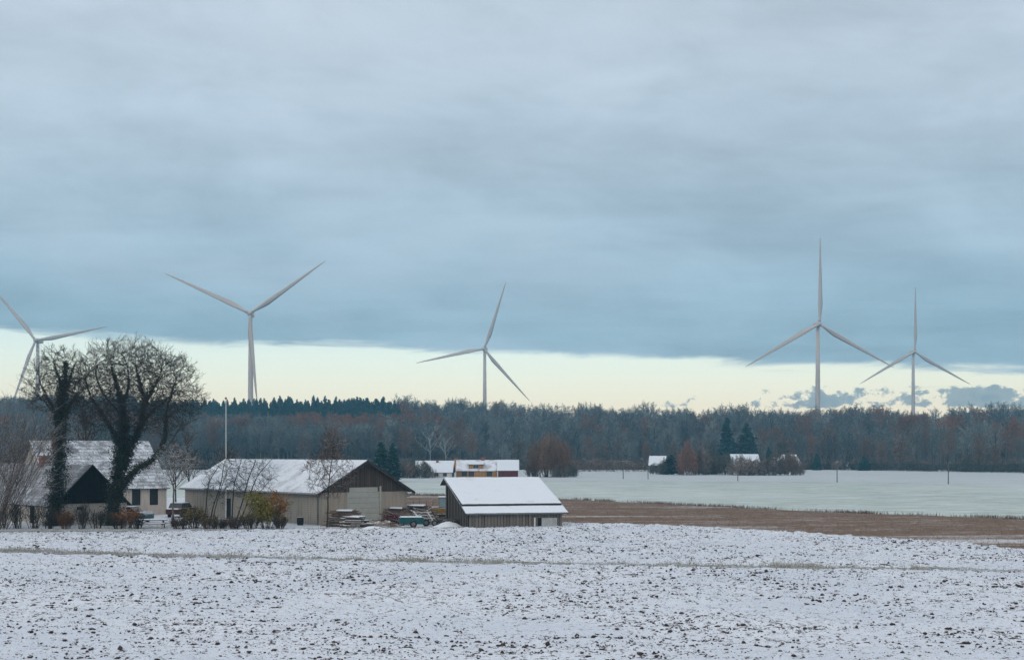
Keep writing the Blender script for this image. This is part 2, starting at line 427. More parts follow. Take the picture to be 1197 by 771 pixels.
def make_shrub(name, label, cat, loc, H, W_, nst, mat, seed, group=None, leaf=None, leafmat=None, nleaf=0, leaf2=None, r0=.022, rmin=.011, lean=(0,0), spread=.5, sides=3, lsize=.06):
    t = thing(name, label, cat, loc, 0, group)
    o = shrub_segs(seed, H, W_, nst, rmin, r0, lean, spread); rs = np.random.RandomState(seed)
    V, F, M = merge([(*tubes(o[0], 4), 0)] + [(*tubes(x, sides), 0) for x in o[1:] if x])
    np_obj('stems', V, F, mat, t)
    if nleaf:
        S = np.asarray(o[-1]); k = rs.randint(0, len(S), nleaf)
        C = S[k, 3:6]+rs.normal(size=(nleaf, 3))*.08
        V, F = cards(C, np.full(nleaf, lsize), rs)
        mi = (rs.rand(nleaf) < .85*sstep(.0, .9, C[:, 0]*.7+(C[:, 2]/H-.68)*1.3)).astype(int) if leaf2 else None
        np_obj('leaves', V, F, [leafmat, leaf2] if leaf2 else leafmat, t, mi)
    return t
def cat_pts(pts, sub=4):
    """smooth curve through points"""
    P = [Vector(p) for p in pts]; P = [P[0]*2-P[1]]+P+[P[-1]*2-P[-2]]; o = []
    for i in range(1, len(P)-2):
        for j in range(sub):
            t = j/sub; a, b, c, d = P[i-1:i+3]
            o.append(.5*((2*b)+(c-a)*t+(2*a-5*b+4*c-d)*t*t+(3*b-a-3*c+d)*t**3))
    return o+[P[-2]]
HERO = dict(nseg=[7,5,3], kids=[12,9,0], start=[.15,.12,0], ang=[34,38,0], len=[.62,.5], apical=[.55,.4],
            rad=[.5,.6], wig=[.08,.11,.16], up=[.04,.03,.01], rmin=.0125, taper=.4)
def hero_tree(label, name, loc, limbs, crown_len, ivy, seed, nshoot, P=HERO, group=None, cat='tree', mats=(None,None), ivymat=m_ivy, outward=.75, rscale=1., tip=.7, space=None):
    """limbs: list of (points relative to loc, r0, r1, first fraction that carries shoots)"""
    rng = random.Random(seed); rs = np.random.RandomState(seed)
    t = thing(name, label, cat, loc, 0, group)
    body = MB(); out = [[] for _ in P['nseg']]; ctr = Vector((0,0,0)); ivyC = []
    for li, (pts, r0, r1, f0) in enumerate(limbs):
        c = cat_pts(pts, 5); n = len(c)-1
        c = [p+unit_rand(rng)*r0*.25*(0 < i < n) for i, p in enumerate(c)]
        rad = [(r0+(r1-r0)*(i/n)**.8)*rscale for i in range(n+1)]
        if li == 0: rad[0] *= 1.5
        body.tube(c, rad, 9)
        for s in range(0 if space else int(nshoot*(1-f0)*sum((c[i+1]-c[i]).length for i in range(n)))):
            f = f0+(1-f0)*rng.random()**.9; i = min(int(f*n), n-1); p = c[i].lerp(c[i+1], f*n-i)
            ax = (c[min(i+1, n)]-c[i]).normalized()
            d = (ax*.6+unit_rand(rng)*outward+Vector((0,0,.22))).normalized()
            grow(out, p, d, crown_len*rng.uniform(.45, 1.15)*(1-.45*f), max(rad[i]*.4, .028), 0, rng, P)
        # the tip goes on growing
        for s in range(0 if space else 3):
            grow(out, c[-1], (c[-1]-c[-2]).normalized()+unit_rand(rng)*.3, crown_len*tip, r1*rscale, 0, rng, P)
        if ivy:
            for i in range(n):
                f = i/n; cov = ivy(li, f)
                if cov <= 0: continue
                L = (c[i+1]-c[i]).length; k = int(L*650*cov)
                for _ in range(k):
                    q = c[i].lerp(c[i+1], rng.random()); o = unit_rand(rng); ax = (c[i+1]-c[i]).normalized(); o = (o-ax*o.dot(ax)).normalized()
                    lump = .55+.9*vnoise(q.z*1.3+li*7, math.atan2(o.y, o.x)*1.2+9, seed)
                    ivyC.append(q+o*(rad[i]+abs(rng.gauss(.12, .22))*cov*1.1*lump)+Vector((0,0,rng.gauss(0, .1))))
    body.build('trunk', mats[0] or m_bark, t, smooth=True)
    if space:
        sp = [tuple(q) for pts, r0, r1, f0 in limbs for q in cat_pts(pts, 4)[int(f0*4*(len(pts)-1)):]]
        sg, tw = crown_by_space(sp, **space); parts = [(*tubes(sg, 5), 0)]+[(*tubes(o, 3), 0) for o in tw]
    else: parts = [(*tubes(out[0], 5), 0), (*tubes(out[1], 4), 0)]+[(*tubes(o, 3), 0) for o in out[2:] if o]
    V, F, M = merge(parts)
    np_obj('crown', V, F, mats[1] or m_twig, t)
    ends = np.asarray(tw[1]) if space else np.asarray(out[-1])
    if ivyC:
        C = np.asarray([tuple(x) for x in ivyC]); V, F = cards(C, np.full(len(C), .085), rs)
        np_obj('ivy', V, F, ivymat, t)
    return t, ends
def colonize(seeds, attr, rs, step=.38, infl=2.6, kill=.55, iters=70):
    """branches that grow towards free space inside the crown"""
    N = [np.asarray(s, float) for s in seeds]; par = [-1]*len(N); A = np.asarray(attr, float)
    P = np.asarray(N); best = np.full(len(A), 1e9); bi = np.zeros(len(A), int)
    def upd(Q, off):
        nonlocal best, bi
        for c in range(0, len(Q), 400):
            d = np.linalg.norm(A[:, None]-Q[None, c:c+400], axis=2); k = d.argmin(1); m = d[np.arange(len(A)), k]
            b = m < best; best[b] = m[b]; bi[b] = k[b]+c+off
    upd(P, 0)
    for it in range(iters):
        on = (best < infl); 
        if not on.any(): break
        ids = np.unique(bi[on]); new = []
        for i in ids:
            v = (A[on & (bi == i)]-N[i]); v = (v/np.linalg.norm(v, axis=1, keepdims=True)).mean(0)+rs.normal(0, .07, 3)+np.array([0,0,.07])
            v /= np.linalg.norm(v)+1e-9; new.append(N[i]+v*step); par.append(int(i))
        off = len(N); N += new; Q = np.asarray(new); upd(Q, off)
        keep = best > kill; A = A[keep]; best = best[keep]; bi = bi[keep]
        if not len(A): break
    return np.asarray(N), par
def crown_by_space(limbs_pts, lobes, nattr, seed, rt=.0135, rmax=.085, twigs=2, tl=.9, low_cut=None, infl=2.6, kill=.55):
    """lobes: (centre, radii) ellipsoids the crown fills; returns segments of branches and twigs"""
    rs = np.random.RandomState(seed); rng = random.Random(seed); A = []
    w = np.array([r[0]*r[1]*r[2] for c, r in lobes]); w = w/w.sum()
    for (c, r), k in zip(lobes, w):
        v = rs.normal(size=(int(nattr*k), 3)); v /= np.linalg.norm(v, axis=1, keepdims=True); v *= rs.rand(len(v), 1)**.30
        A.append(np.asarray(c)+v*np.asarray(r))
    N, par = colonize(limbs_pts, np.concatenate(A), rs, infl=infl, kill=kill)
    n = len(N); wt = np.zeros(n); kids = np.zeros(n, int)
    for i in range(n-1, -1, -1):
        if kids[i] == 0: wt[i] = 1
        if par[i] >= 0: wt[par[i]] += wt[i]; kids[par[i]] += 1
    r = np.minimum(rt*wt**.42, rmax); segs = []; tw = [[], []]
    T = dict(nseg=[3,2], kids=[4,0], start=[.2,0], ang=[36,0], len=[.6], apical=[.4], rad=[.7], wig=[.14,.2], up=[.03,.01], rmin=.0105, taper=.5)
    for i in range(n):
        if par[i] < 0: continue
        p = N[par[i]]; segs.append((*p, *N[i], min(r[par[i]], r[i]*1.6), r[i]))
        if wt[i] < 14:
            d0 = Vector(N[i]-p).normalized()
            for k in range(twigs+(2 if kids[i] == 0 else 0)):
                d = (d0*.9+unit_rand(rng)*.75+Vector((0,0,.12))).normalized()
                grow(tw, Vector(N[i]), d, tl*rng.uniform(.5, 1.2), .0125, 0, rng, T)
    return segs, tw
def L3(tr, base_px, Y, pts):
    """limb points given as photo columns/rows + metres of depth, relative to a trunk base"""
    bx = gx(base_px, Y)
    return [(gx(p[0], Y+p[2])-bx, p[2], gz(p[1], Y+p[2])) for p in pts]

# ------------------------------------------------------------------ terrain
def wood_edge(x):
    """where the wood begins: it comes forward on the right"""
    return np.interp(x, [-300,-30,110,124,150,170,190,260], [575,566,566,560,522,486,462,440])
def hill_z(x, y):
    x = np.asarray(x, float); y = np.asarray(y, float)
    A = 13+10*sstep(60, -120, x)-5*sstep(-240, -420, x)
    return A*sstep(600, 960, y)+1.2*(fbm(x/90., y/90., 5, 3)-.5)*sstep(600, 700, y)
def sheet(name, pts, z, mat, label, cat, ragged=0, seed=0, kind='structure'):
    """flat field sheet from a closed outline of world (x,y) points, long edges cut finely and roughened"""
    o = []
    for i in range(len(pts)):
        a, b = pts[i], pts[(i+1) % len(pts)]; L = math.dist(a, b); n = max(1, int(L/(.7 if ragged else 6)))
        n = min(n, 400)
        for j in range(n):
            x = a[0]+(b[0]-a[0])*j/n; y = a[1]+(b[1]-a[1])*j/n
            if ragged: y += ragged*(float(fbm(x*.45, y*.3, seed, 3))-.5)*2
            o.append((x, y))
    import bmesh
    bm = bmesh.new(); vs = [bm.verts.new((x, y, z)) for x, y in o]; f = bm.faces.new(vs)
    bmesh.ops.triangulate(bm, faces=[f]); bmesh.ops.recalc_face_normals(bm, faces=bm.faces)
    for f in bm.faces:
        if f.normal.z < 0: f.normal_flip()
    me = bpy.data.meshes.new(name); bm.to_mesh(me); bm.free(); me.materials.append(mat)
    ob = link(bpy.data.objects.new(name, me)); return tag(ob, label, cat, None, kind)

def mat_crop():
    t = NT('frosted_crop'); a = t.noise(.11, 5, .6, t.map((1,2.2,1))); b = t.noise(1.2, 4, .65, t.map((.5,2.5,1))); c = t.noise(.012, 3)
    d = t.noise(1.1, 4, .7, t.map((.35,1.6,1)))
    snow = t.math('ADD', t.range(a, .3, .75, 0, .35), t.math('ADD', t.range(b, .3, .75, 0, .3), t.range(d, .35, .7, 0, .3)))
    col = t.mix(t.range(snow, .02, .72), rgb(.315,.36,.315), rgb(.64,.69,.655))
    col = t.mix(t.range(c, .4, .62, 0, .3), col, rgb(.70,.73,.72))
    return t.done(col, .95, .1)
def mat_stubble():
    t = NT('stubble_soil'); a = t.noise(.22, 5, .65, t.map((.5,1.1,1))); b = t.noise(2.2, 4, .7, t.map((.4,1.6,1)))
    s = t.noise(.035, 4, .6, t.map((.25,2.0,1), (3.,1.7,0)))
    col = t.mix(t.range(b, .3, .7), rgb(.135,.08,.052), rgb(.24,.158,.108))
    col = t.mix(t.range(t.math('ADD', t.math('MULTIPLY', b, .55), t.math('MULTIPLY', a, .55)), .55, .74, 0, .7), col, rgb(.60,.58,.56))
    col = t.mix(t.range(t.math('ADD', s, t.math('MULTIPLY', t.math('SUBTRACT', b, .5), .35)), .56, .66, 0, .75), col, rgb(.68,.68,.69))
    return t.done(col, .95, .1)
def mat_snowfield(name, dirt=.6, soil=(rgb(.05,.034,.027), rgb(.12,.085,.068)), thin=.0):
    t = NT(name); a = t.noise(3.4, 5, .65); b = t.noise(10., 4, .6); c = t.noise(.10, 3, .5); f = t.noise(18, 3, .6)
    k = t.math('ADD', t.math('MULTIPLY', a, .62), t.math('ADD', t.math('MULTIPLY', b, .38), t.math('MULTIPLY', c, .16)))
    m = t.range(k, dirt, dirt+.07)
    sn = t.mix(t.range(c, .35, .65), rgb(.69,.72,.785), rgb(.79,.81,.86))
    sn = t.mix(t.range(t.math('ADD', t.math('MULTIPLY', f, .5), t.math('MULTIPLY', b, .5)), .46, .66, thin, .50+thin), sn, rgb(.38,.37,.38))
    col = t.mix(m, sn, t.mix(f, soil[0], soil[1]))
    return t.done(col, .8, .25, t.math('ADD', a, t.math('MULTIPLY', b, .5)), .5, .12)
m_snowfield = mat_snowfield('ploughed_snow', .612)
m_yard = mat_snowfield('trodden_yard_snow', .63, (rgb(.10,.085,.07), rgb(.17,.15,.125)), .05)
m_lawn = mat_snowfield('snowy_lawn', .57, (rgb(.10,.11,.07), rgb(.20,.19,.13)), .18)
m_path = mat_snowfield('snowy_verge', .54, (rgb(.10,.105,.075), rgb(.17,.16,.12)), .25)
m_track = mat_snowfield('muddy_track', .50, (rgb(.16,.14,.12), rgb(.24,.215,.19)), .3)
m_crop = mat_crop(); m_stub = mat_stubble()
m_farsnow = plain('far_snow', rgb(.60,.615,.625), rgb(.47,.50,.495), .12, snow=None, aniso=(.5,3,1))
m_woodfloor = plain('leaf_litter', rgb(.11,.075,.055), rgb(.06,.05,.04), .3)
m_clod = plain('soil_clod', rgb(.075,.05,.042), rgb(.035,.025,.022), 9, snow=(.72,1.1,.6,5))
m_straw = plain('dry_stalk', rgb(.185,.13,.09), rgb(.10,.07,.05), .8)
m_grass = plain('frosted_grass', rgb(.48,.46,.41), rgb(.25,.24,.195), 1.1, snow=(.6,1.0,.6,3))

sheet('ground', [(-1050,-50),(1050,-50),(1050,1780),(-1050,1780)], 0, m_crop, 'pale green frosted crop field reaching to the woods', 'field')
near_edge = [(-700,626),(-300,624),(0,622.5),(200,621.5),(330,620),(420,618),(520,618.5),(600,614),(663,611),(800,615),(950,624),(1100,634),(1197,642),(1330,655),(1500,672)]
stub_far = [(380,574.5),(480,578),(660,583),(800,590),(950,597.5),(1197,606.5),(1400,614),(1700,624)]
stub_near = [(1700,690),(1500,673),(1330,656),(1197,643),(1100,635),(950,625),(800,616),(660,612),(560,604),(480,594),(380,588)]
sheet('stubble_field', [W(*p) for p in stub_far]+[W(*p) for p in stub_near], .02, m_stub, 'reddish brown stubble field with thin snow streaks behind the shed', 'field', 1.1, 3)
sheet('snow_field_far', [W(*p) for p in [(-300,563),(400,563),(700,562),(850,563),(978,563),(1197,566),(1500,569),(1500,548.5),(900,547),(400,547),(-300,549)]], .02, m_farsnow,
      'strip of whiter snow in front of the far wood edge', 'field', 2.5, 4)
sheet('farmyard', [W(*p) for p in [(-300,626),(0,624),(330,622),(560,620),(668,613.5),(640,608),(560,599),(480,590),(380,584),(200,582),(-300,584)]], .045, m_yard,
      'trodden snowy farmyard around the barn and shed', 'yard', .6, 6)
sheet('lawn', [W(*p) for p in [(-300,626.5),(0,624.5),(330,622.2),(345,619),(300,613),(200,611),(0,612),(-300,613)]], .065, m_lawn,
      'snowy lawn strip under the row of shrubs', 'lawn', .4, 7)
def near_field():
    xs = np.arange(-80, 80.01, .2); ys = np.arange(26, 150, .2); X, Y = np.meshgrid(xs, ys)
    z = .10+.10*(fbm(X*1.1, Y*1.1, 11, 4)-.5)+.16*(fbm(X*.28, Y*.28, 21, 3)-.5)
    lump = np.clip(fbm(X*2.2, Y*2.2, 31, 2)-.6, 0, 1)*.5
    z = z+lump+.03*np.sin(Y*2*np.pi/1.3+2*fbm(X*.1, Y*.1, 3, 2))
    e = np.array([W(*p) for p in near_edge]); e = e[np.argsort(e[:, 0])]
    # the edge runs as a function of x
    ye = np.interp(X, e[:, 0], e[:, 1])+.5*(fbm(X*.5, Y*.2, 41, 3)-.5)*2
    z = z-sstep(-.5, .4, Y-ye)*.5
    pe = np.array([W(*p) for p in [(-700,632),(-200,637),(0,643.5),(200,649.5),(400,655),(600,659),(800,662),(1000,665),(1197,668),(1500,672)]]); pe = pe[np.argsort(pe[:, 0])]
    yp = np.interp(X, pe[:, 0], pe[:, 1]); wd = 1.3+1.0*sstep(-10, -35, X)
    k = np.exp(-((Y-yp)/wd)**4); z = z*(1-k)+.05*k
    V = np.stack([X, Y, z], -1).reshape(-1, 3); nx, ny = len(xs), len(ys)
    i = (np.arange(ny-1)[:, None]*nx+np.arange(nx-1)[None]).ravel()
    F = np.stack([i, i+1, i+nx+1, i+nx], -1)
    keep = (V[F][:, :, 2].max(1) > -.25); F = F[keep]
    d = (V[F][:, :, 1].mean(1)-np.interp(V[F][:, :, 0].mean(1), pe[:, 0], pe[:, 1]))
    xc = V[F][:, :, 0].mean(1)
    j = .5*(fbm(xc*.8, d*.8+50, 77, 3)-.5)*2
    mi = np.where(np.abs(d+j) < 1.15, 1, 0)
    mi = np.where((np.abs(d+j+1.2) < 1.7*sstep(-14, -30, xc)), 2, mi)
    o = np_obj('snow_field', V, F[mi == 0], m_snowfield, None, None, True)
    tag(o, 'snow covered ploughed field with dark clods showing through', 'field', None, 'structure')
    o = np_obj('track', V, F[mi > 0], [m_path, m_track], None, mi[mi > 0]-1, True)
    tag(o, 'grassy field track crossing the snow from left to right, muddy at its left end', 'track', None, 'structure')
    return e, pe
edge_pts, path_pts = near_field()
def hill():
    xs = np.linspace(-1040, 1040, 209); ys = np.linspace(548, 1775, 124); X, Y = np.meshgrid(xs, ys)
    z = hill_z(X, Y)+.03+.0*X; z[0] = -.5
    V = np.stack([X, Y, z], -1).reshape(-1, 3); nx, ny = len(xs), len(ys)
    i = (np.arange(ny-1)[:, None]*nx+np.arange(nx-1)[None]).ravel()
    o = np_obj('hill', V, np.stack([i, i+1, i+nx+1, i+nx], -1), m_woodfloor, None, None, True)
    tag(o, 'low wooded hill with brown leaf litter', 'hill', None, 'structure')
hill()
def in_field(x, y):
    return y < np.interp(x, edge_pts[:, 0], edge_pts[:, 1])-.3
def clods():
    rs = np.random.RandomState(5)
    ico = np.array([(0,0,1),(1,0,.1),(.31,.95,-.1),(-.81,.59,.1),(-.81,-.59,-.1),(.31,-.95,.1),(0,0,-1)])
    tri = np.array([(0,1,2),(0,2,3),(0,3,4),(0,4,5),(0,5,1),(6,2,1),(6,3,2),(6,4,3),(6,5,4),(6,1,5)])
    N = 66000
    y = 30+rs.rand(N*3)**1.2*112; x = rs.uniform(-75, 75, N*3)
    dens = fbm(x*.16, y*.16, 51, 3)*.6+fbm(x*.7, y*.7, 61, 2)*.4
    k = rs.rand(N*3) < np.clip((dens-.42)*5.5, .06, 1)
    x, y = x[k][:N], y[k][:N]
    m = np.minimum(rs.geometric(.42, len(x)), 7); big = np.exp(rs.normal(0, .45, len(x)))   # crumbs lie in loose groups
    x, y, big = np.repeat(x, m), np.repeat(y, m), np.repeat(big, m)
    x = x+rs.normal(0, .17, len(x))*big; y = y+rs.normal(0, .12, len(y))*big
    k = in_field(x, y) & (np.abs(y-np.interp(x, path_pts[:, 0], path_pts[:, 1])) > 1.6); x, y, big = x[k], y[k], big[k]; n = len(x)
    s = np.clip(np.exp(rs.normal(-3.74, .46, n))*big, .013, .11)
    sc = np.stack([s*rs.uniform(.8, 1.6, n), s*rs.uniform(.8, 1.3, n), s*rs.uniform(.6, 1.2, n)], -1)
    a = rs.uniform(0, 6.28, n); v = ico[None]*rs.uniform(.55, 1.4, (n, 7, 1))*sc[:, None]
    c, sn = np.cos(a)[:, None], np.sin(a)[:, None]
    v = np.stack([v[..., 0]*c-v[..., 1]*sn, v[..., 0]*sn+v[..., 1]*c, v[..., 2]], -1)
    z = .10+.10*(fbm(x*1.1, y*1.1, 11, 4)-.5)+.16*(fbm(x*.28, y*.28, 21, 3)-.5)+np.clip(fbm(x*2.2, y*2.2, 31, 2)-.6, 0, 1)*.5
    v = v+np.stack([x, y, z+s*.12], -1)[:, None]
    F = (tri[None]+np.arange(n)[:, None, None]*7).reshape(-1, 3)
    o = np_obj('soil_clods', v.reshape(-1, 3), F, m_clod); tag(o, 'dark soil clods poking out of the snowy ploughed field', 'soil clods', None, 'stuff')
clods()
def blades(name, x, y, h, w, mat, label, cat, seed, lean=.5, z0=0.):
    rs = np.random.RandomState(seed); n = len(x)
    a = rs.uniform(0, 6.28, n); u = np.stack([np.cos(a), np.sin(a), 0*a], -1); b = np.stack([x, y, np.zeros(n)+z0], -1)
    tip = np.stack([rs.normal(0, lean, n)*h, rs.normal(0, lean, n)*h, h], -1)
    V = np.stack([b-u*w[:, None], b+u*w[:, None], b+tip*.6+u*w[:, None]*.7, b+tip], 1).reshape(-1, 3)
    o = np_obj(name, V, np.arange(n*4).reshape(-1, 4), mat); return tag(o, label, cat, None, 'stuff')
def ground_cover():
    rs = np.random.RandomState(8)
    # stubble stalks in drilled rows
    N = 90000; x = rs.uniform(-32, 110, N); y = rs.uniform(100, 240, N)
    sf = np.array([W(*p) for p in stub_far]); sn = np.array([W(*p) for p in stub_near])[::-1]; sn = sn[np.argsort(sn[:, 0])]; sf = sf[np.argsort(sf[:, 0])]
    lo = np.interp(x, sn[:, 0], sn[:, 1]); hi = np.interp(x, sf[:, 0], sf[:, 1])
    k = (y > lo+.3) & (y < hi+.6) & (fbm(x*.06, y*.35, 91, 3) > .36)
    x, y = x[k], y[k]; n = len(x)
    blades('stubble', x, y, rs.uniform(.05, .17, n), np.full(n, .016), m_straw, 'short reddish stubble stalks standing in the brown field', 'stubble', 3, .35, .02)
    # rough grass along the track and the stubble's far edge
    n = 26000; x = rs.uniform(-75, 75, n); j = fbm(x*.35, x*0, 15, 3)
    y = np.interp(x, path_pts[:, 0], path_pts[:, 1])+.3+rs.normal(0, 1.0, n)
    k = rs.rand(n) < np.clip((j-.3)*3, .12, 1); x, y = x[k], y[k]; n = len(x)
    h = rs.uniform(.08, .30, n)*(.35+1.3*fbm(x*.6, y*0, 16, 2))
    blades('verge_grass', x, y, h, np.full(n, .022), m_grass, 'frosted grass tufts along the track through the snow', 'grass', 4, .45, .04)
    n = 9000; x = rs.uniform(-30, 95, n); y = np.interp(x, sf[:, 0], sf[:, 1])+rs.normal(0, .5, n)
    k = rs.rand(n) < np.clip((fbm(x*.25, x*0+3, 18, 3)-.3)*3, .1, 1); x, y = x[k], y[k]; n = len(x)
    blades('field_edge_grass', x, y, rs.uniform(.15, .5, n), np.full(n, .03), m_straw, 'taller dry grass along the far edge of the stubble', 'grass', 5, .35, .02)
    n = 12000; x = np.concatenate([rs.uniform(-58, -18, 8000), rs.uniform(-20, -4, 4000)]); y = np.interp(x, edge_pts[:, 0], edge_pts[:, 1])+np.abs(rs.normal(0, .9, n))-.3
    k = rs.rand(n) < np.clip((fbm(x*.3, x*0+9, 19, 3)-.3)*3, .05, 1); x, y = x[k], y[k]; n = len(x)
    blades('lawn_grass', x, y, rs.uniform(.04, .16, n), np.full(n, .022), m_grass, 'short frosted grass at the lawn edge below the shrubs', 'grass', 6, .5, .06)
ground_cover()
# ------------------------------------------------------------------ building materials
def mat_boards(name, c1, c2, width=.16, axis=0):
    """weathered vertical boards, every board a little different"""
    t = NT(name); sp = t.new('SeparateXYZ'); t.l.new(t.co, sp.inputs[0]); u = t.math('DIVIDE', sp.outputs[axis], width)
    wn = t.new('TexWhiteNoise', noise_dimensions='1D'); t.l.new(t.math('FLOOR', u), wn.inputs['W'])
    gr = t.noise(3., 5, .65, t.map((6,6,.35)))
    col = t.mix(t.math('ADD', t.math('MULTIPLY', wn.outputs['Value'], .6), t.math('MULTIPLY', gr, .45), clamp=True), c1, c2)
    fr = t.math('FRACT', u)
    gap = t.math('LESS_THAN', t.math('ABSOLUTE', t.math('SUBTRACT', fr, .5)), .44)
    col = t.mix(gap, rgb(.012,.011,.01), col)
    return t.done(col, .9, .15, gap, .5, .02)
def mat_roofsnow(name, axis=0, course=.62, bare=.5, tile=rgb(.045,.04,.04)):
    """snow lying on tiles or sheets: the nose of each course and odd patches stay bare"""
    t = NT(name); sp = t.new('SeparateXYZ'); t.l.new(t.co, sp.inputs[0])
    b = t.new('TexBrick'); v = t.new('CombineXYZ'); t.l.new(sp.outputs[axis], v.inputs[0]); t.l.new(t.math('MULTIPLY', sp.outputs[2], 1.42), v.inputs[1]); t.l.new(v.outputs[0], b.inputs['Vector'])
    b.inputs['Scale'].default_value = 1; b.inputs['Brick Width'].default_value = 2.3; b.inputs['Row Height'].default_value = course
    b.inputs['Mortar Size'].default_value = course*.10; b.inputs['Mortar Smooth'].default_value = .6; b.inputs['Bias'].default_value = 0
    n = t.noise(1.1, 5, .6); n2 = t.noise(6, 3, .6)
    rown = t.noise(1., 3, .6, t.map((.9,.9,1.5)))
    brk = t.noise(1., 4, .7, t.map((1.6,1.6,2.2), (4,2,1)))
    k = t.math('ADD', t.math('MULTIPLY', b.outputs['Fac'], t.range(brk, .36, .6, .05, .42)), t.math('ADD', t.math('MULTIPLY', n, .45), t.math('MULTIPLY', n2, .40)))
    m = t.range(t.math('ADD', k, t.math('MULTIPLY', t.math('SUBTRACT', rown, .5), .4)), bare+.1, bare+.36)
    col = t.mix(t.math('MULTIPLY', m, .80), t.mix(n2, rgb(.70,.73,.78), rgb(.80,.82,.86)), t.mix(n2, tile, rgb(.10,.085,.08)))
    return t.done(col, .85, .2, m, -.4, .04)
def mat_sheetsnow(name, lo=.6, axis=0, amt=.5, base=rgb(.20,.20,.21), prof=0):
    t = NT(name); n = t.noise(.55, 5, .62, t.map((1,1,1))); n2 = t.noise(4, 4, .6); n3 = t.noise(14, 3, .6)
    k = t.math('ADD', t.math('MULTIPLY', n, .7), t.math('MULTIPLY', n2, .3))
    m = t.range(k, lo, lo+.13, 0, amt)
    if prof:
        sp = t.new('SeparateXYZ'); t.l.new(t.co, sp.inputs[0])
        f = t.math('LESS_THAN', t.math('FRACT', t.math('DIVIDE', sp.outputs[axis], prof)), .10)
        m = t.math('MAXIMUM', m, t.math('MULTIPLY', f, t.range(n2, .4, .7, 0, .4)))
    col = t.mix(m, t.mix(t.range(n3, .3, .7), rgb(.76,.79,.84), rgb(.82,.84,.87)), base)
    return t.done(col, .8, .25, n3, .25, .03)
def mat_render(name, c1, c2, stain=rgb(.20,.16,.13), block=0):
    """plastered or block wall with damp staining"""
    t = NT(name); n = t.noise(.8, 5, .6); n2 = t.noise(9, 3, .6); v = t.noise(1., 4, .6, t.map((3,3,.45)))
    col = t.mix(t.math('ADD', t.math('MULTIPLY', n, .7), t.math('MULTIPLY', n2, .3)), c1, c2)
    col = t.mix(t.range(v, .45, .75, 0, .5), col, stain)
    h = n2
    if block:
        sp = t.new('SeparateXYZ'); t.l.new(t.co, sp.inputs[0]); b = t.new('TexBrick'); q = t.new('CombineXYZ')
        t.l.new(t.math('ADD', sp.outputs[0], sp.outputs[1]), q.inputs[0]); t.l.new(sp.outputs[2], q.inputs[1]); t.l.new(q.outputs[0], b.inputs['Vector'])
        b.inputs['Scale'].default_value = 1; b.inputs['Brick Width'].default_value = .5; b.inputs['Row Height'].default_value = .2; b.inputs['Mortar Size'].default_value = .012
        col = t.mix(t.math('MULTIPLY', b.outputs['Fac'], .5), col, rgb(.16,.14,.12)); 
    return t.done(col, .92, .15, h, .3, .02)
m_greyboard = mat_boards('grey_weathered_boards', rgb(.11,.092,.078), rgb(.225,.195,.17), .3)
m_greyboard_y = mat_boards('grey_weathered_boards_end', rgb(.10,.083,.07), rgb(.20,.175,.15), .3, 1)
m_brownboard = mat_boards('brown_boards', rgb(.05,.038,.032), rgb(.13,.098,.08), .22)
m_blackboard = mat_boards('tarred_boards', rgb(.006,.005,.005), rgb(.014,.012,.011), .2)
m_redboard = mat_boards('dark_red_boards', rgb(.10,.02,.022), rgb(.17,.045,.04), .3)
m_timber = mat_boards('new_orange_timber', rgb(.36,.17,.06), rgb(.48,.26,.11), .4)
m_barnwall = mat_render('beige_barn_wall', rgb(.30,.275,.23), rgb(.40,.365,.31), rgb(.14,.11,.085), 1)
m_barnfront = mat_render('tan_barn_front', rgb(.37,.30,.235), rgb(.45,.375,.30), rgb(.19,.13,.09))
m_cream = mat_render('cream_plaster', rgb(.52,.45,.39), rgb(.63,.56,.49), rgb(.22,.17,.13))
m_pink = mat_render('pinkish_plaster', rgb(.42,.36,.31), rgb(.54,.47,.41), rgb(.22,.17,.14))
m_housewhite = mat_render('white_plaster', rgb(.55,.54,.50), rgb(.66,.65,.62))
m_tileX = mat_roofsnow('snowy_tiles_x', 0, .52, .19); m_tileY = mat_roofsnow('snowy_tiles_y', 1, .50, .10)
m_sheetY = mat_sheetsnow('thin_snow_on_sheet', .47, 1, .34, rgb(.17,.17,.18), prof=1.1)
m_sheetX = mat_sheetsnow('clean_roof_snow', .56, 0, .3, rgb(.3,.3,.32))
m_farroof = mat_sheetsnow('far_roof_snow', .6, 0, .35, rgb(.25,.20,.18))
m_dark = plain('dark_opening', rgb(.012,.012,.014), rgb(.02,.02,.022), 3)
m_fascia = plain('dark_fascia', rgb(.035,.033,.034), rgb(.06,.055,.05), 4, snow=(.8,1.05,.4,2))
m_metal = plain('grey_metal', rgb(.16,.165,.17), rgb(.10,.10,.105), 4, rough=.5, spec=.5, snow=(.75,1.,.3,3))
m_pole = plain('pole_wood', rgb(.17,.155,.14), rgb(.10,.09,.08), 3)
m_whitepaint = plain('white_paint', rgb(.72,.71,.68), rgb(.60,.59,.56), 2, rough=.5)
m_panel = plain('pale_panel', rgb(.50,.50,.47), rgb(.36,.35,.33), 2)
m_door = plain('sectional_door_paint', rgb(.47,.45,.39), rgb(.41,.385,.33), 1.5, rough=.6)
m_brick = mat_render('chimney_brick', rgb(.22,.085,.06), rgb(.30,.13,.09), rgb(.1,.05,.04))
m_turbine = plain('turbine_coating', rgb(.71,.60,.53), rgb(.68,.57,.50), .05, rough=.45, spec=.4)
def mat_glass(name, c=(.03,.035,.04)):
    t = NT(name); return t.done(rgb(*c), .08, .6)
m_pane = mat_glass('dark_window_glass'); m_paleglass = mat_glass('pale_glass', (.20,.27,.27))

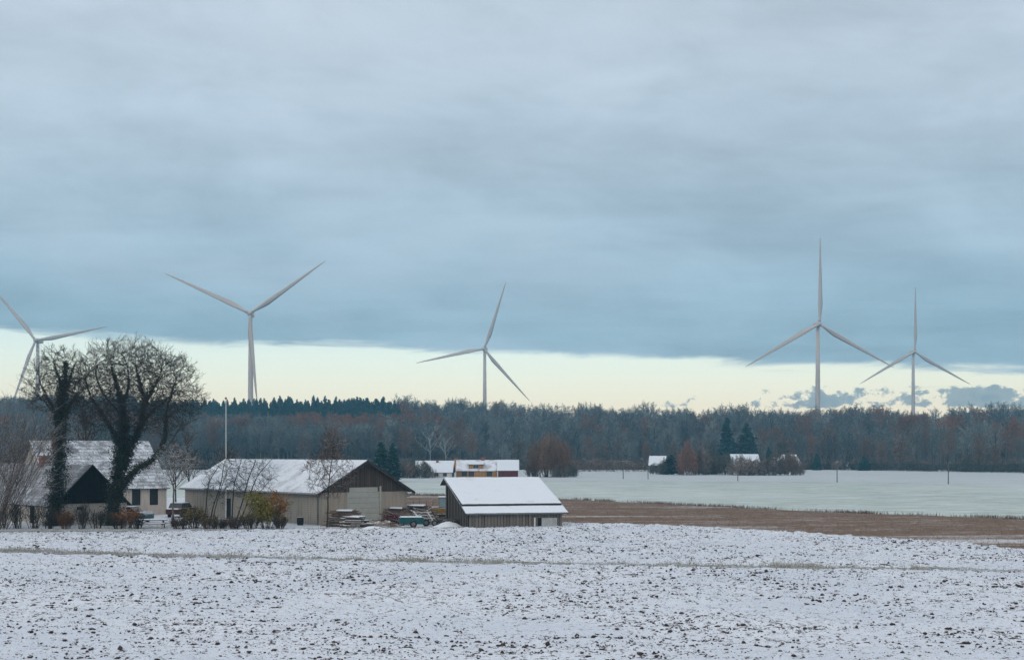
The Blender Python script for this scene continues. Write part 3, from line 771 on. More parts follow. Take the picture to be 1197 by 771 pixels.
def roof_slab(mb, a, b, c, d, th, m=0):
    """slab under the four corner points a b c d (counter-clockwise from above)"""
    P = [Vector(p) for p in (a, b, c, d)]; n = (P[1]-P[0]).cross(P[3]-P[0]).normalized()
    if n.z < 0: n = -n
    mb.add([tuple(p) for p in P]+[tuple(p-n*th) for p in P], [(0,1,2,3),(7,6,5,4),(0,4,5,1),(1,5,6,2),(2,6,7,3),(3,7,4,0)], m)
def lift(pts, h):
    P = [Vector(p) for p in pts]; n = (P[1]-P[0]).cross(P[3]-P[0]).normalized()
    if n.z < 0: n = -n
    return [tuple(p+n*h) for p in P]
def snow_blanket(name, pts, h, mat, parent, nx=40, ny=14, seed=1, inset=.03):
    """a layer of snow with a soft uneven top and rounded edge on a roof plane"""
    A, B, C, D = [Vector(p) for p in lift(pts, .003)]; n = (B-A).cross(D-A).normalized()
    if n.z < 0: n = -n
    u = np.linspace(0, 1, nx+1); v = np.linspace(0, 1, ny+1); U, Vv = np.meshgrid(u, v)
    Lu, Lv = (B-A).length, (D-A).length
    ed = np.minimum(np.minimum(U, 1-U)*Lu, np.minimum(Vv, 1-Vv)*Lv)
    hh = h*(sstep(-.02, .16, ed))*(.75+.5*fbm(U*Lu*.8, Vv*Lv*.8, seed, 3))
    a, b, c, d = [np.array(p) for p in (A, B, C, D)]
    P = (a*(1-U[..., None])+b*U[..., None])*(1-Vv[..., None])+(d*(1-U[..., None])+c*U[..., None])*Vv[..., None]
    j = (fbm(U*Lu*1.5, Vv*Lv*1.5, seed+5, 2)-.5)[..., None]*.14
    P = P+np.array(n)*hh[..., None]
    P[0] += (np.array(D-A)/Lv*np.maximum(j[0], -.02)); P[-1] -= (np.array(D-A)/Lv*np.maximum(j[-1], -.02))
    i = (np.arange(ny)[:, None]*(nx+1)+np.arange(nx)[None]).ravel()
    F = np.stack([i, i+1, i+nx+2, i+nx+1], -1)
    o = np_obj(name, P.reshape(-1, 3), F, mat, parent, None, True)
    f = o.data.polygons[len(F)//2]
    if f.normal.z < 0: o.data.flip_normals()
    return o
def window(parent, x, z0, z1, w, y, frame=m_whitepaint, pane=m_pane, face='y', bars=1, name='window'):
    """window on a wall whose outside faces -y (or -x) at the wall coordinate y"""
    f = MB(); t = .07
    def bx(a0, a1, c0, c1, d0, d1): f.box(a0, a1, y+d0, y+d1, c0, c1) if face == 'y' else f.box(y+d0, y+d1, a0, a1, c0, c1)
    bx(x-w/2, x-w/2+t, z0, z1, -.05, .02); bx(x+w/2-t, x+w/2, z0, z1, -.05, .02)
    bx(x-w/2+t, x+w/2-t, z0, z0+t, -.05, .02); bx(x-w/2+t, x+w/2-t, z1-t, z1, -.05, .02)
    for i in range(bars):
        c = z0+(z1-z0)*(i+1)/(bars+1); bx(x-w/2+t, x+w/2-t, c-.02, c+.02, -.04, .018)
    bx(x-.02, x+.02, z0+t, z1-t, -.036, .016)
    o = f.build(name, frame, parent)
    p = MB()
    (p.box(x-w/2+t, x+w/2-t, y-.022, y+.012, z0+t, z1-t) if face == 'y' else p.box(y-.022, y+.012, x-w/2+t, x+w/2-t, z0+t, z1-t))
    p.build('pane', pane, o); return o

# ------------------------------------------------------------------ big barn
def barn():
    Wd, Ln, E, RZ = 10.2, 27.4, 3.34, 6.17; h = Wd/2; sl = (RZ-E)/h
    t = thing('barn', 'long beige block barn with snow dusted roof, brown board gable and pale big door', 'barn', (-18.26,135,0), R(40.1))
    b = MB(); th = .25
    b.box(0, th, 0, Ln, -.2, E); b.box(Wd-th, Wd, 0, Ln, -.2, E)
    b.box(th, 3.05, .0, th, -.2, 3.12, 1); b.box(6.95, Wd-th, 0, th, -.2, 3.12, 1)
    b.prism([(th,-.2),(Wd-th,-.2),(Wd-th,E),(h,RZ-.06),(th,E)], Ln-th, Ln, 'y')
    b.build('wall', [m_barnwall, m_barnfront], t)
    g = MB(); z = lambda x: E+sl*(h-abs(x-h))-.05
    bw = .22
    x = .02
    while x < Wd-.02:        # board by board, alternately proud
        x2 = min(x+bw-.012, Wd-.02); lo = 3.62 if 3.15 < x < 6.6 else 3.13
        if x < h < x2: poly = [(x,lo),(x2,lo),(x2,z(x2)),(h,z(h)),(x,z(x))]
        else: poly = [(x,lo),(x2,lo),(x2,z(x2)),(x,z(x))]
        off = .02 if int(x/bw) % 2 else 0
        g.prism(poly, -.05-off, .06, 'y'); x += bw
    g.build('gable_boarding', m_brownboard, t)
    o = MB(); ov = .55; fy = -.55
    L = [(-ov, fy, E-sl*ov+.06), (-ov, Ln+.3, E-sl*ov+.06), (h, Ln+.3, RZ+.06), (h, fy, RZ+.06)]
    Rr = [(h, fy, RZ+.06), (h, Ln+.3, RZ+.06), (Wd+ov, Ln+.3, E-sl*ov+.06), (Wd+ov, fy, E-sl*ov+.06)]
    roof_slab(o, *L, .10); roof_slab(o, *Rr, .10)
    r = o.build('roof', m_fascia, t)
    snow_blanket('snow_cover', [L[0], L[3], L[2], L[1]], .06, m_sheetY, r, 24, 60, 3)
    snow_blanket('snow_cover', [Rr[0], Rr[3], Rr[2], Rr[1]], .06, m_sheetY, r, 24, 60, 4)
    f = MB()
    for a, c in ((L[0], L[3]), (Rr[3], Rr[0])):
        a = Vector(a); c = Vector(c); f.bar(a+Vector((0,-.02,-.16)), c+Vector((0,-.02,-.16)), .05, .24)
    f.each('bargeboard', m_fascia, t)
    d = MB(); z0 = 0
    for i in range(7): d.box(3.12, 6.80, -.03, .05, .02+i*.51, .02+i*.51+.495)
    d.build('sectional_door', m_door, t)
    p = MB(); p.box(6.82, 7.02, -.10, .05, 0, 3.66); p.box(3.05, 3.11, -.06, .05, 0, 3.62); p.each('door_post', m_door, t)
    p = MB(); p.box(-.03, .08, 17.2, 18.15, .02, 2.15); p.build('side_door', m_dark, t)
    p = MB(); p.tube([(-.55,-.1,2.95),(-.15,.25,2.75),(-.1,.25,2.5),(-.1,.25,0)], .06, 8); p.build('downpipe', m_metal, t)
    p = MB(); p.tube([(-.62,fy,2.98),(-.62,Ln+.3,2.98)], .07, 8); p.build('gutter', m_metal, t)
    p = MB(); p.bar((Wd+.02,-.3,2.6), (Wd+.5,-.3,3.0), .06); p.bar((Wd+.02,-.3,2.6), (Wd+.02,.1,2.6), .06); p.build('eave_bracket', m_metal, t)
barn()

# ------------------------------------------------------------------ small board shed
def shed():
    t = thing('shed', 'low grey board shed with a big snowy lean roof and white panel', 'shed', (-3.95,129.7,0), R(16))
    Ln, D, E, YR, ZR = 8.95, 9.1, 1.5, 8.3, 4.42
    s = (ZR-E)/YR
    w_ = MB()
    def board_wall(a, b, ztop, axis, at, zb=-.15):
        n = int((b-a)/.3)
        for i in range(n):
            x0 = a+(b-a)*i/n; x1 = a+(b-a)*(i+1)/n-.014; off = .022*(i % 2)
            zt0, zt1 = ztop(x0), ztop(x1)
            if axis == 'y': w_.prism([(x0,zb),(x1,zb),(x1,zt1),(x0,zt0)], at-off, at+.05, 'y')
            else: w_.prism([(x0,zb),(x1,zb),(x1,zt1),(x0,zt0)], at-off, at+.05, 'x')
    board_wall(0, 6.6, lambda x: E, 'y', 0)
    board_wall(6.6, Ln, lambda x: E, 'y', 0, .92)
    w_.box(8.55, Ln, -.03, .15, -.15, .915)
    board_wall(.06, YR, lambda y: E+s*y-.04, 'x', 0)
    board_wall(YR, D, lambda y: ZR-.55*(y-YR)-.04, 'x', 0)
    w_.box(Ln-.06, Ln, .06, D, -.15, E); w_.prism([(.06,E),(D,E),(D,ZR-.5),(YR,ZR-.05)], Ln-.06, Ln, 'x')
    w_.box(.06, Ln-.06, D-.05, D, -.15, ZR-.5)
    w_.build('board_wall', m_greyboard, t)
    o = MB(); x0, x1 = -.35, Ln+.35
    zz = lambda y: E+s*y
    up = [(x0,1.15,zz(1.15)+.30),(x1,1.15,zz(1.15)+.30),(x1,YR+.1,ZR+.10),(x0,YR+.1,ZR+.10)]
    roof_slab(o, *up, .10)
    low = [(x0,-.45,zz(-.45)+.08),(x1+.1,-.45,zz(-.45)+.08),(x1+.1,1.5,zz(1.5)+.08),(x0,1.5,zz(1.5)+.08)]
    roof_slab(o, *low, .07)
    bk = [(x0,YR+.11,ZR+.09),(x1,YR+.11,ZR+.09),(x1,D+.9,ZR-.62),(x0,D+.9,ZR-.62)]
    roof_slab(o, *bk, .08)
    o.box(x0+.02, x1-.02, 1.2, 1.26, zz(1.2)+.02, zz(1.2)+.21)
    r = o.build('roof', m_fascia, t)
    snow_blanket('snow_cover', up, .09, m_sheetX, r, 60, 40, 7); snow_blanket('snow_cover', [low[0], low[1], (x1+.1,1.18,zz(1.18)+.08), (x0,1.18,zz(1.18)+.08)], .08, m_sheetX, r, 60, 10, 8)
    snow_blanket('snow_cover', bk, .06, m_sheetX, r, 30, 8, 9)
    f = MB(); f.bar((x0-.03,-.45,zz(-.45)-.04), (x0-.03,YR+.1,ZR-.06), .05, .22); f.bar((x1+.12,-.45,zz(-.45)-.04), (x1+.12,1.2,zz(1.2)-.04), .05, .2); f.each('bargeboard', m_fascia, t)
    f = MB(); f.box(x0, x1+.1, -.50, -.46, zz(-.45)-.06, zz(-.45)+.07); f.build('fascia_board', m_metal, t)
    p = MB()
    for i in range(8): p.box(6.98+i*.19, 6.98+i*.19+.18, .0+.012*(i % 2), .06, 0, .90)
    p.build('white_panel', m_panel, t)
    p = MB(); p.box(6.62, 6.95, .06, .1, -.1, .91); p.build('dark_gap', m_dark, t)
    p = MB(); p.box(6.2, 6.32, -.16, -.05, -.1, .95); p.build('white_post', m_whitepaint, t)
shed()

# ------------------------------------------------------------------ farmhouse
def farmhouse():
    t = thing('farmhouse', 'old farmhouse with snow striped tile roofs and a black triangular gable behind ivy clad trees', 'house', (-40.55,137,0), R(40.1))
    # low wing, its black gable towards the field
    h, E, RZ, Ln = 3.6, 2.2, 5.76, 30.
    b = MB(); b.box(-h, h, 0, .25, -.2, 2.06); b.box(-h, -h+.25, .25, Ln, -.2, E); b.box(h-.25, h, .25, Ln, -.2, E)
    b.build('wing_wall', m_pink, t)
    g = MB(); x = -h-.04; z = lambda x: E+(RZ-E)*(1-abs(x)/h)-.03
    while x < h+.02:
        x2 = min(x+.188, h+.04); 
        poly = [(x,2.065),(x2,2.065),(x2,max(z(x2),2.1)),(0,z(0)),(x,max(z(x),2.1))] if x < 0 < x2 else [(x,2.065),(x2,2.065),(x2,max(z(x2),2.1)),(x,max(z(x),2.1))]
        g.prism(poly, -.09-(.02 if int((x+9)/.2) % 2 else 0), .2, 'y'); x += .2
    g.build('black_gable', m_blackboard, t)
    o = MB(); ov = .45; k = (RZ-E)/h
    A = [(-h-ov,-.25,E-k*ov+.05),(0,-.25,RZ+.05),(0,Ln,RZ+.05),(-h-ov,Ln,E-k*ov+.05)]; B = [(0,-.25,RZ+.05),(h+ov,-.25,E-k*ov+.05),(h+ov,Ln,E-k*ov+.05),(0,Ln,RZ+.05)]
    roof_slab(o, *A, .09); roof_slab(o, *B, .09); r = o.build('wing_roof', m_fascia, t)
    snow_blanket('tile_snow', A, .035, m_tileY, r, 30, 60, 11); snow_blanket('tile_snow', B, .035, m_tileY, r, 30, 60, 12)
    v = MB()
    for px in (-1.2, 1.9): v.box(px-.3, px+.3, -.03, .02, 1.45, 1.75)
    v.each('vent_opening', m_dark, t)
    p = MB(); p.box(-h-.03, -h+.02, 5.2, 6.2, .0, 1.9); p.box(-h-.03, -h+.02, 9.2, 10.4, .8, 1.7); p.each('stable_door', m_dark, t)
    # main house, ridge across the wing
    x0, x1, y0, y1, E, RZ = 2.2, 15.6, 15.6, 25.6, 3.3, 8.2; ym = (y0+y1)/2; k = (RZ-E)/(ym-y0)
    b = MB(); b.box(x0, x1, y0, y0+.3, -.2, E); b.box(x0, x1, y1-.3, y1, -.2, E)
    for xx in (x0, x1-.3): b.prism([(y0+.3,-.2),(y1-.3,-.2),(y1-.3,E),(ym,RZ-.35),(y0+.3,E)], xx, xx+.3, 'x')
    b.build('house_wall', m_cream, t)
    o = MB(); ov = .4
    A = [(x0-.3,y0-ov,E-k*ov+.06),(x1+.25,y0-ov,E-k*ov+.06),(x1+.25,ym,RZ+.06),(x0-.3,ym,RZ+.06)]; B = [(x0-.3,ym,RZ+.06),(x1+.25,ym,RZ+.06),(x1+.25,y1+ov,E-k*ov+.06),(x0-.3,y1+ov,E-k*ov+.06)]
    roof_slab(o, *A, .1); roof_slab(o, *B, .1); r = o.build('house_roof', m_fascia, t)
    snow_blanket('tile_snow', A, .035, m_tileX, r, 40, 24, 13); snow_blanket('tile_snow', B, .035, m_tileX, r, 40, 24, 14)
    c = MB(); c.box(4.0, 4.8, ym-1.9, ym-1.1, 6.0, 8.9)
    c.build('chimney', m_brick, r)
    c = MB(); c.box(-.45, .45, 11.2, 12.0, 5.0, 6.5); c.box(-.52, .52, 11.13, 12.07, 6.5, 6.62); c.build('chimney', m_brick, r)
    for wx in (11.95, 14.05): window(t, wx, 1.15, 2.95, .95, y0, m_dark, m_pane, bars=2)
    window(t, 9.6, 1.15, 2.95, .95, y0, m_dark, m_pane, bars=2)
    p = MB(); p.tube([(x1-.08,y0-.35,3.0),(x1-.08,y0-.08,2.7),(x1-.08,y0-.08,0)], .06, 8); p.build('downpipe', m_whitepaint, t)
farmhouse()

# ------------------------------------------------------------------ far farm with the half-built orange house
def gabled(t, x0, x1, y0, y1, E, RZ, wall, roofmat, ridge='x', ov=.3, snow=True, gable=None, seed=1):
    """walls and roof of a gabled block; the parts hang under t"""
    b = MB(); th = .2; g = gable or wall
    if ridge == 'x':
        m = (y0+y1)/2; k = (RZ-E)/(m-y0)
        b.box(x0, x1, y0, y0+th, -.2, E); b.box(x0, x1, y1-th, y1, -.2, E); b.each('wall', wall, t)
        q = MB()
        for xx in (x0, x1-th): q.prism([(y0+th,-.2),(y1-th,-.2),(y1-th,E),(m,RZ-.15),(y0+th,E)], xx+.002, xx+th-.002, 'x')
        q.each('end_wall', g, t)
        A = [(x0-ov,y0-ov,E-k*ov+.05),(x1+ov,y0-ov,E-k*ov+.05),(x1+ov,m,RZ+.05),(x0-ov,m,RZ+.05)]; B = [(x0-ov,m,RZ+.05),(x1+ov,m,RZ+.05),(x1+ov,y1+ov,E-k*ov+.05),(x0-ov,y1+ov,E-k*ov+.05)]
    else:
        m = (x0+x1)/2; k = (RZ-E)/(m-x0)
        b.box(x0, x0+th, y0, y1, -.2, E); b.box(x1-th, x1, y0, y1, -.2, E); b.each('wall', wall, t)
        q = MB()
        for yy in (y0, y1-th): q.prism([(x0+th,-.2),(x1-th,-.2),(x1-th,E),(m,RZ-.15),(x0+th,E)], yy+.002, yy+th-.002, 'y')
        q.each('end_wall', g, t)
        A = [(x0-ov,y0-ov,E-k*ov+.05),(m,y0-ov,RZ+.05),(m,y1+ov,RZ+.05),(x0-ov,y1+ov,E-k*ov+.05)]; B = [(m,y0-ov,RZ+.05),(x1+ov,y0-ov,E-k*ov+.05),(x1+ov,y1+ov,E-k*ov+.05),(m,y1+ov,RZ+.05)]
    o = MB(); roof_slab(o, *A, .12); roof_slab(o, *B, .12); r = o.build('roof', m_fascia, t)
    if snow:
        snow_blanket('snow_cover', A, .1, roofmat, r, 20, 12, seed); snow_blanket('snow_cover', B, .1, roofmat, r, 20, 12, seed+1)
    return r
def far_farm():
    Y = 392.; sx = lambda px: gx(px, Y)
    t = thing('orange_house', 'far house with orange timber front, roof dormer and red chimney on snowy roof', 'house', (sx(532),Y,0), 0)
    s = sx(581)-sx(532)
    r = gabled(t, .3, s, 0, 7.5, 1.9, 4.75, m_timber, mat_sheetsnow('patchy_far_roof', .46, 0, .55, rgb(.30,.22,.2)), 'x', .25, True, m_timber, 21)
    g = MB(); g.bar((-.1,-.3,1.75), (-.1,3.75,4.95), .5, .3); g.build('timber_verge', m_timber, t)
    d = MB(); a, b = sx(548)-sx(532), sx(564.5)-sx(532)
    d.box(a, b, .35, 3., 2.0, 3.55); dd = d.build('dormer', m_timber, t)
    q = MB(); roof_slab(q, (a-.3,0.0,3.6), (b+.3,0.0,3.6), (b+.3,3.4,4.3), (a-.3,3.4,4.3), .12); q.build('dormer_roof', m_fascia, dd)
    snow_blanket('dormer_snow', [(a-.3,0.0,3.6), (b+.3,0.0,3.6), (b+.3,3.4,4.3), (a-.3,3.4,4.3)], .12, m_sheetX, dd, 14, 8, 5)
    window(t, (a+b)/2, 2.45, 3.4, 1.7, .33, m_whitepaint, m_pane, bars=0, name='dormer_window')
    c = MB(); cx = sx(564)-sx(532); c.box(cx-.5, cx+.5, 3.4, 4.3, 4.0, 5.5); c.build('chimney', m_brick, r)
    for px in (543, 551, 572): window(t, sx(px)-sx(532), .35, 1.6, 1.5, -.01, m_dark, m_pane, bars=0)
    p = MB(); p.box(sx(563)-sx(532)-.5, sx(563)-sx(532)+.5, -.05, .05, .0, 1.75); p.build('door', m_timber, t)
    t = thing('red_barn', 'far barn with dark red boards and white roof joined right of the orange house', 'barn', (sx(581)+.3,Y-.6,0), 0)
    gabled(t, 0, sx(606.5)-sx(581)-.5, 0, 8.5, 2.0, 4.8, m_redboard, m_sheetX, 'x', .3, True, m_redboard, 31)
    t = thing('outbuilding', 'far low outbuilding with snowy roof and dark left gable beside the orange house', 'outbuilding', (sx(502),Y-6,0), R(-4))
    gabled(t, .3, sx(531)-sx(502)-.4, 0, 6, 1.6, 4.0, m_housewhite, m_farroof, 'x', .3, True, m_brownboard, 41)
    window(t, 2.2, .4, 1.4, 1.2, -.01, m_dark, m_pane, bars=0); window(t, 4.6, .4, 1.4, 1.0, -.01, m_dark, m_pane, bars=0)
    t = thing('long_barn', 'far long barn with white snowy roof at the back left of the orange house', 'barn', (sx(484),Y+9,0), R(3))
    gabled(t, 0, sx(531)-sx(484), 0, 8, 2.0, 4.5, m_housewhite, m_sheetX, 'x', .3, True, None, 51)
    v = MB(); v.box(5.6, 6.3, 2, 2.8, 3.4, 4.8); v.build('chimney', m_brick, t)
far_farm()
def far_house(name, label, px0, px1, Y, E, RZ, dep, rz, wall, gable, ridge='x', seed=1, cat='house', roofm=None):
    t = thing(name, label, cat, (gx(px0, Y),Y,float(hill_z(gx(px0, Y), Y))), R(rz)); L = gx(px1, Y)-gx(px0, Y)
    gabled(t, 0, L, 0, dep, E, RZ, wall, roofm or m_farroof, ridge, .35, True, gable, seed); return t
t = far_house('cottage', 'small far cottage with snowy roof and dark gable beside the small spruce', 759, 777, 500, 2.6, 5.6, 6, -12, m_housewhite, m_brownboard, 'x', 61)
window(t, 2.4, 1, 2.1, 1.1, -.01, m_dark, bars=0)
t = far_house('cottage', 'far cottage with white roof showing under the two tall spruces', 857, 889, 520, 2.8, 6.2, 7, 6, m_housewhite, m_cream, 'x', 63)
window(t, 3, 1, 2.2, 1.2, -.01, m_dark, bars=0); window(t, 6.5, 1, 2.2, 1.2, -.01, m_dark, bars=0)
t = far_house('cottage', 'far white cottage with a steep snowy gable right of the round dark bush', 925, 940, 540, 2.9, 6.0, 9, 25, m_housewhite, m_housewhite, 'y', 65)
t = far_house('garage', 'far low garage with snowy roof left of the round dark bush', 901, 917, 545, 2.3, 4.9, 6, 0, m_housewhite, m_brownboard, 'x', 67, 'garage')
t = far_house('greenhouse', 'long low pale greenhouse roof in front of the right wood edge', 979, 1013, 560, 1.4, 2.6, 5, 0, m_housewhite, m_housewhite, 'x', 69, 'greenhouse', m_farsnow)
# ------------------------------------------------------------------ wind turbines
TOWER = [(0,2.35),(30,2.2),(70,1.85),(112,1.45)]
def turbine_proto(hubz):
    t = thing('wind_turbine', '', 'wind turbine', (0,0,0), 0, 'wind turbines behind the wood')
    b = MB(); b.tube([(0,0,-1)]+[(0,0,z*hubz/114) for z, r in TOWER], [2.35]+[r for z, r in TOWER], 24, cap=True); b.build('tower', m_turbine, t, smooth=True)
    b = MB(); sec = [(-3.4,1.7,1.8),(-2.6,2.0,2.1),(3,2.1,2.3),(8.5,1.9,2.1),(9.6,1.4,1.6)]; n = 14
    V = []; F = []
    for y, w_, h in sec:
        for k in range(n):
            a = 2*math.pi*k/n; c, s = math.cos(a), math.sin(a); e = .55
            V.append((w_*math.copysign(abs(c)**e, c), y, hubz+h*math.copysign(abs(s)**e, s)))
    for i in range(len(sec)-1):
        for k in range(n): F.append((i*n+k, i*n+(k+1) % n, (i+1)*n+(k+1) % n, (i+1)*n+k))
    F += [list(range(n))[::-1], [(len(sec)-1)*n+k for k in range(n)]]
    b.add(V, F); b.build('nacelle', m_turbine, t, smooth=False, bevel=.1)
    b = MB(); b.tube([(0,-3.3,hubz),(0,-4.2,hubz),(0,-5.6,hubz),(0,-6.6,hubz),(0,-7.0,hubz)], [1.7,2.0,1.9,1.1,.25], 18); b.build('hub', m_turbine, t, smooth=True)
    # one blade along +z from the hub axis, aerofoil sections with twist
    prof = [(-.30,.0),(-.2,.6),(.05,.85),(.4,.62),(.7,.2),(.4,-.35),(.05,-.5),(-.2,-.4)]
    st = [(1.2,1.5,1.5,0),(4,1.6,1.5,4),(9,3.1,1.1,14),(15,4.1,.85,11),(24,3.5,.62,7),(36,2.7,.42,4),(50,1.85,.26,2),(62,1.15,.15,0),(68,.6,.08,-1),(70,.12,.03,-1)]
    b = MB(); V = []; n = 8
    for (z, ch, th, tw) in st:
        ca, sa = math.cos(R(tw)), math.sin(R(tw)); round_ = max(0, 1-(z-1.2)/9)
        for k, (u, v) in enumerate(prof):
            a = 2*math.pi*(k/8)+math.pi
            px, py = u*ch, v*th*.8
            rx, ry = math.cos(-a)*1.45, math.sin(-a)*1.45
            X = px*(1-round_)+rx*round_*.85; Yy = py*(1-round_)+ry*round_*.85
            V.append((X*ca-Yy*sa, X*sa+Yy*ca-(z/70)**2*1.8, z))
    F = []
    for i in range(len(st)-1):
        for k in range(n): F.append((i*n+k, i*n+(k+1) % n, (i+1)*n+(k+1) % n, (i+1)*n+k))
    F += [list(range(n)), [(len(st)-1)*n+k for k in range(n)]]
    b.add(V, F)
    for j in range(3):
        o = b.build('blade', m_turbine, t, smooth=True) if j == 0 else None
        if j == 0: bl = o
        else:
            o = bl.copy(); COL.objects.link(o); o.parent = t
        o.location = (0,-5.0,hubz)
    return t
def turbines():
    spec = [(42,397.5,89,10,-5,'wind turbine at the far left, partly behind the ivy clad tree'), (291.5,366,108.5,35,3,'tall wind turbine with a raised pair of blades making a wide V'),
            (566.5,407.5,82.5,71.5,-7,'middle wind turbine with one blade tilted up right and one nearly level to the left'), (957.5,378.5,101.5,90,3,'tallest looking wind turbine on the right with one blade straight up'),
            (1069,411,76,90,3,'smaller wind turbine at the far right with one blade straight up')]
    proto = turbine_proto(114.)
    for i, (px, py, bl, ang, yaw, lab) in enumerate(spec):
        Y = FPX*70/bl; t = proto if i == 0 else copy_tree(proto)
        hub = gz(py, Y); z0 = hub-114.
        t.location = (gx(px, Y),Y+5,z0); t.rotation_euler = (0,0,R(yaw)); t['label'] = lab
        k = 0
        for ch in t.children:
            if ch.name.startswith('blade'):
                ch.rotation_euler = (0, R(90-(ang+120*k)), 0); k += 1
turbines()

# ------------------------------------------------------------------ telegraph poles, flagpole
def poles():
    proto = thing('utility_pole', '', 'pole', (0,0,0), 0, 'wooden poles across the frosted field')
    b = MB(); b.tube([(0,0,-.3),(0,0,5.4)], [.12,.085], 8); b.build('post', m_pole, proto, smooth=True)
    b = MB(); b.bar((-.55,0,5.05), (.55,0,5.05), .09, .1); b.build('crossarm', m_pole, proto)
    b = MB()
    for x in (-.45, .45): b.tube([(x,0,5.09),(x,0,5.28)], .05, 6)
    b.each('insulator', m_whitepaint, proto)
    # (column, row of the foot, row of the top)
    for i, (px, fy, ty, lab) in enumerate([(667,554.5,537,'thin pole beside the round russet tree'), (728.5,559.5,538,'pole in front of the long dark hedge'), (757.5,560,538.5,'pole just left of the small far cottage'),
                           (862.5,562,537,'pole in front of the garden bushes below the tall spruces'), (978.5,563.5,538.5,'pole left of the right wood, by the pale greenhouse'), (1108.5,565.5,539.5,'pole farthest right on the snowy field edge')]):
        t = proto if i == 0 else copy_tree(proto)
        Y = gY(fy); t.location = (gx(px, Y),Y,0); t.scale = (1,1,(fy-ty)*Y/FPX/5.4); t.rotation_euler = (0,0,R(60 if i < 5 else 20)); t['label'] = lab
poles()
def flagpole():
    Y = 141.; t = thing('flagpole', 'tall white flagpole standing in front of the barn roof', 'flagpole', (gx(264, Y),Y,0))
    h = gz(466.5, Y)
    b = MB(); b.tube([(0,0,0),(0,0,h*.5),(0,0,h)], [.055,.05,.035], 10); b.build('mast', m_whitepaint, t, smooth=True)
    b = MB(); b.tube([(0,0,h),(0,0,h+.06),(0,0,h+.16),(0,0,h+.22)], [.05,.11,.11,.02], 10); b.build('finial', m_brick, t, smooth=True)
    b = MB(); b.tube([(.07,0,1.2),(.06,0,h-.1)], .008, 4); b.build('halyard', m_whitepaint, t)
flagpole()

# ------------------------------------------------------------------ yard clutter
m_teal = plain('teal_paint', rgb(.014,.085,.088), rgb(.01,.06,.065), 2, rough=.5, snow=(.8,1.,.3,2))
m_yellow = plain('machine_yellow', rgb(.26,.15,.03), rgb(.16,.09,.025), 2, rough=.5, snow=(.75,1.,.3,2))
m_red = plain('dull_red', rgb(.11,.028,.026), rgb(.06,.02,.018), 3, snow=(.75,1.,.3,2))
m_rubber = plain('rubber', rgb(.02,.02,.02), rgb(.03,.028,.027), 4, snow=(.8,1.05,.4,4))
m_plank = plain('sawn_planks', rgb(.20,.14,.10), rgb(.09,.07,.055), 3, snow=(.45,.8,.4,2))
m_log = plain('weathered_logs', rgb(.11,.085,.065), rgb(.05,.042,.036), 4, snow=(.5,.85,.4,2))
m_snowpile = plain('piled_snow', rgb(.80,.82,.86), rgb(.72,.74,.78), 2)
m_carred = plain('car_paint_red', rgb(.075,.014,.017), rgb(.05,.012,.013), 1, rough=.3, spec=.5, snow=(.7,.95,.3,1))
m_carblue = plain('car_paint_blue', rgb(.03,.09,.10), rgb(.03,.07,.08), 1, rough=.3, spec=.5, snow=(.6,.9,.3,1))
m_litter = plain('brown_heap', rgb(.24,.20,.16), rgb(.14,.115,.095), 3, snow=(.8,1.05,.5,3))
def wheel(parent, x, y, z, r, w_, mat=m_rubber, rim=m_metal, axis='y'):
    b = MB(); d = Vector((0,1,0)) if axis == 'y' else Vector((1,0,0)); c = Vector((x,y,z))
    b.tube([c-d*w_/2, c-d*w_*.4, c+d*w_*.4, c+d*w_/2], [r*.88,r,r,r*.88], 18); o = b.build('wheel', mat, parent, smooth=False)
    b = MB(); b.tube([c-d*(w_/2+.012), c+d*(w_/2+.012)], r*.55, 14); b.build('rim', rim, o); return o
def heap(name, label, cat, x, y, rx, ry, h, mat, seed):
    u = np.linspace(0, 1, 15); a = np.linspace(0, 2*np.pi, 33)[:-1]; U, A = np.meshgrid(u, a)
    X = U*np.cos(A)*rx; Yy = U*np.sin(A)*ry
    Z = h*(1-U**1.6)*(.5+1.*fbm(X*2.2+seed, Yy*2.2, seed, 3))-.06
    V = np.stack([X, Yy, Z], -1).reshape(-1, 3); n = 15
    F = [(i*n+j, i*n+j+1, ((i+1) % 32)*n+j+1, ((i+1) % 32)*n+j) for i in range(32) for j in range(14)]
    o = np_obj(name, V, F, mat, None, None, True); o.location = (x,y,.05); tag(o, label, cat); return o
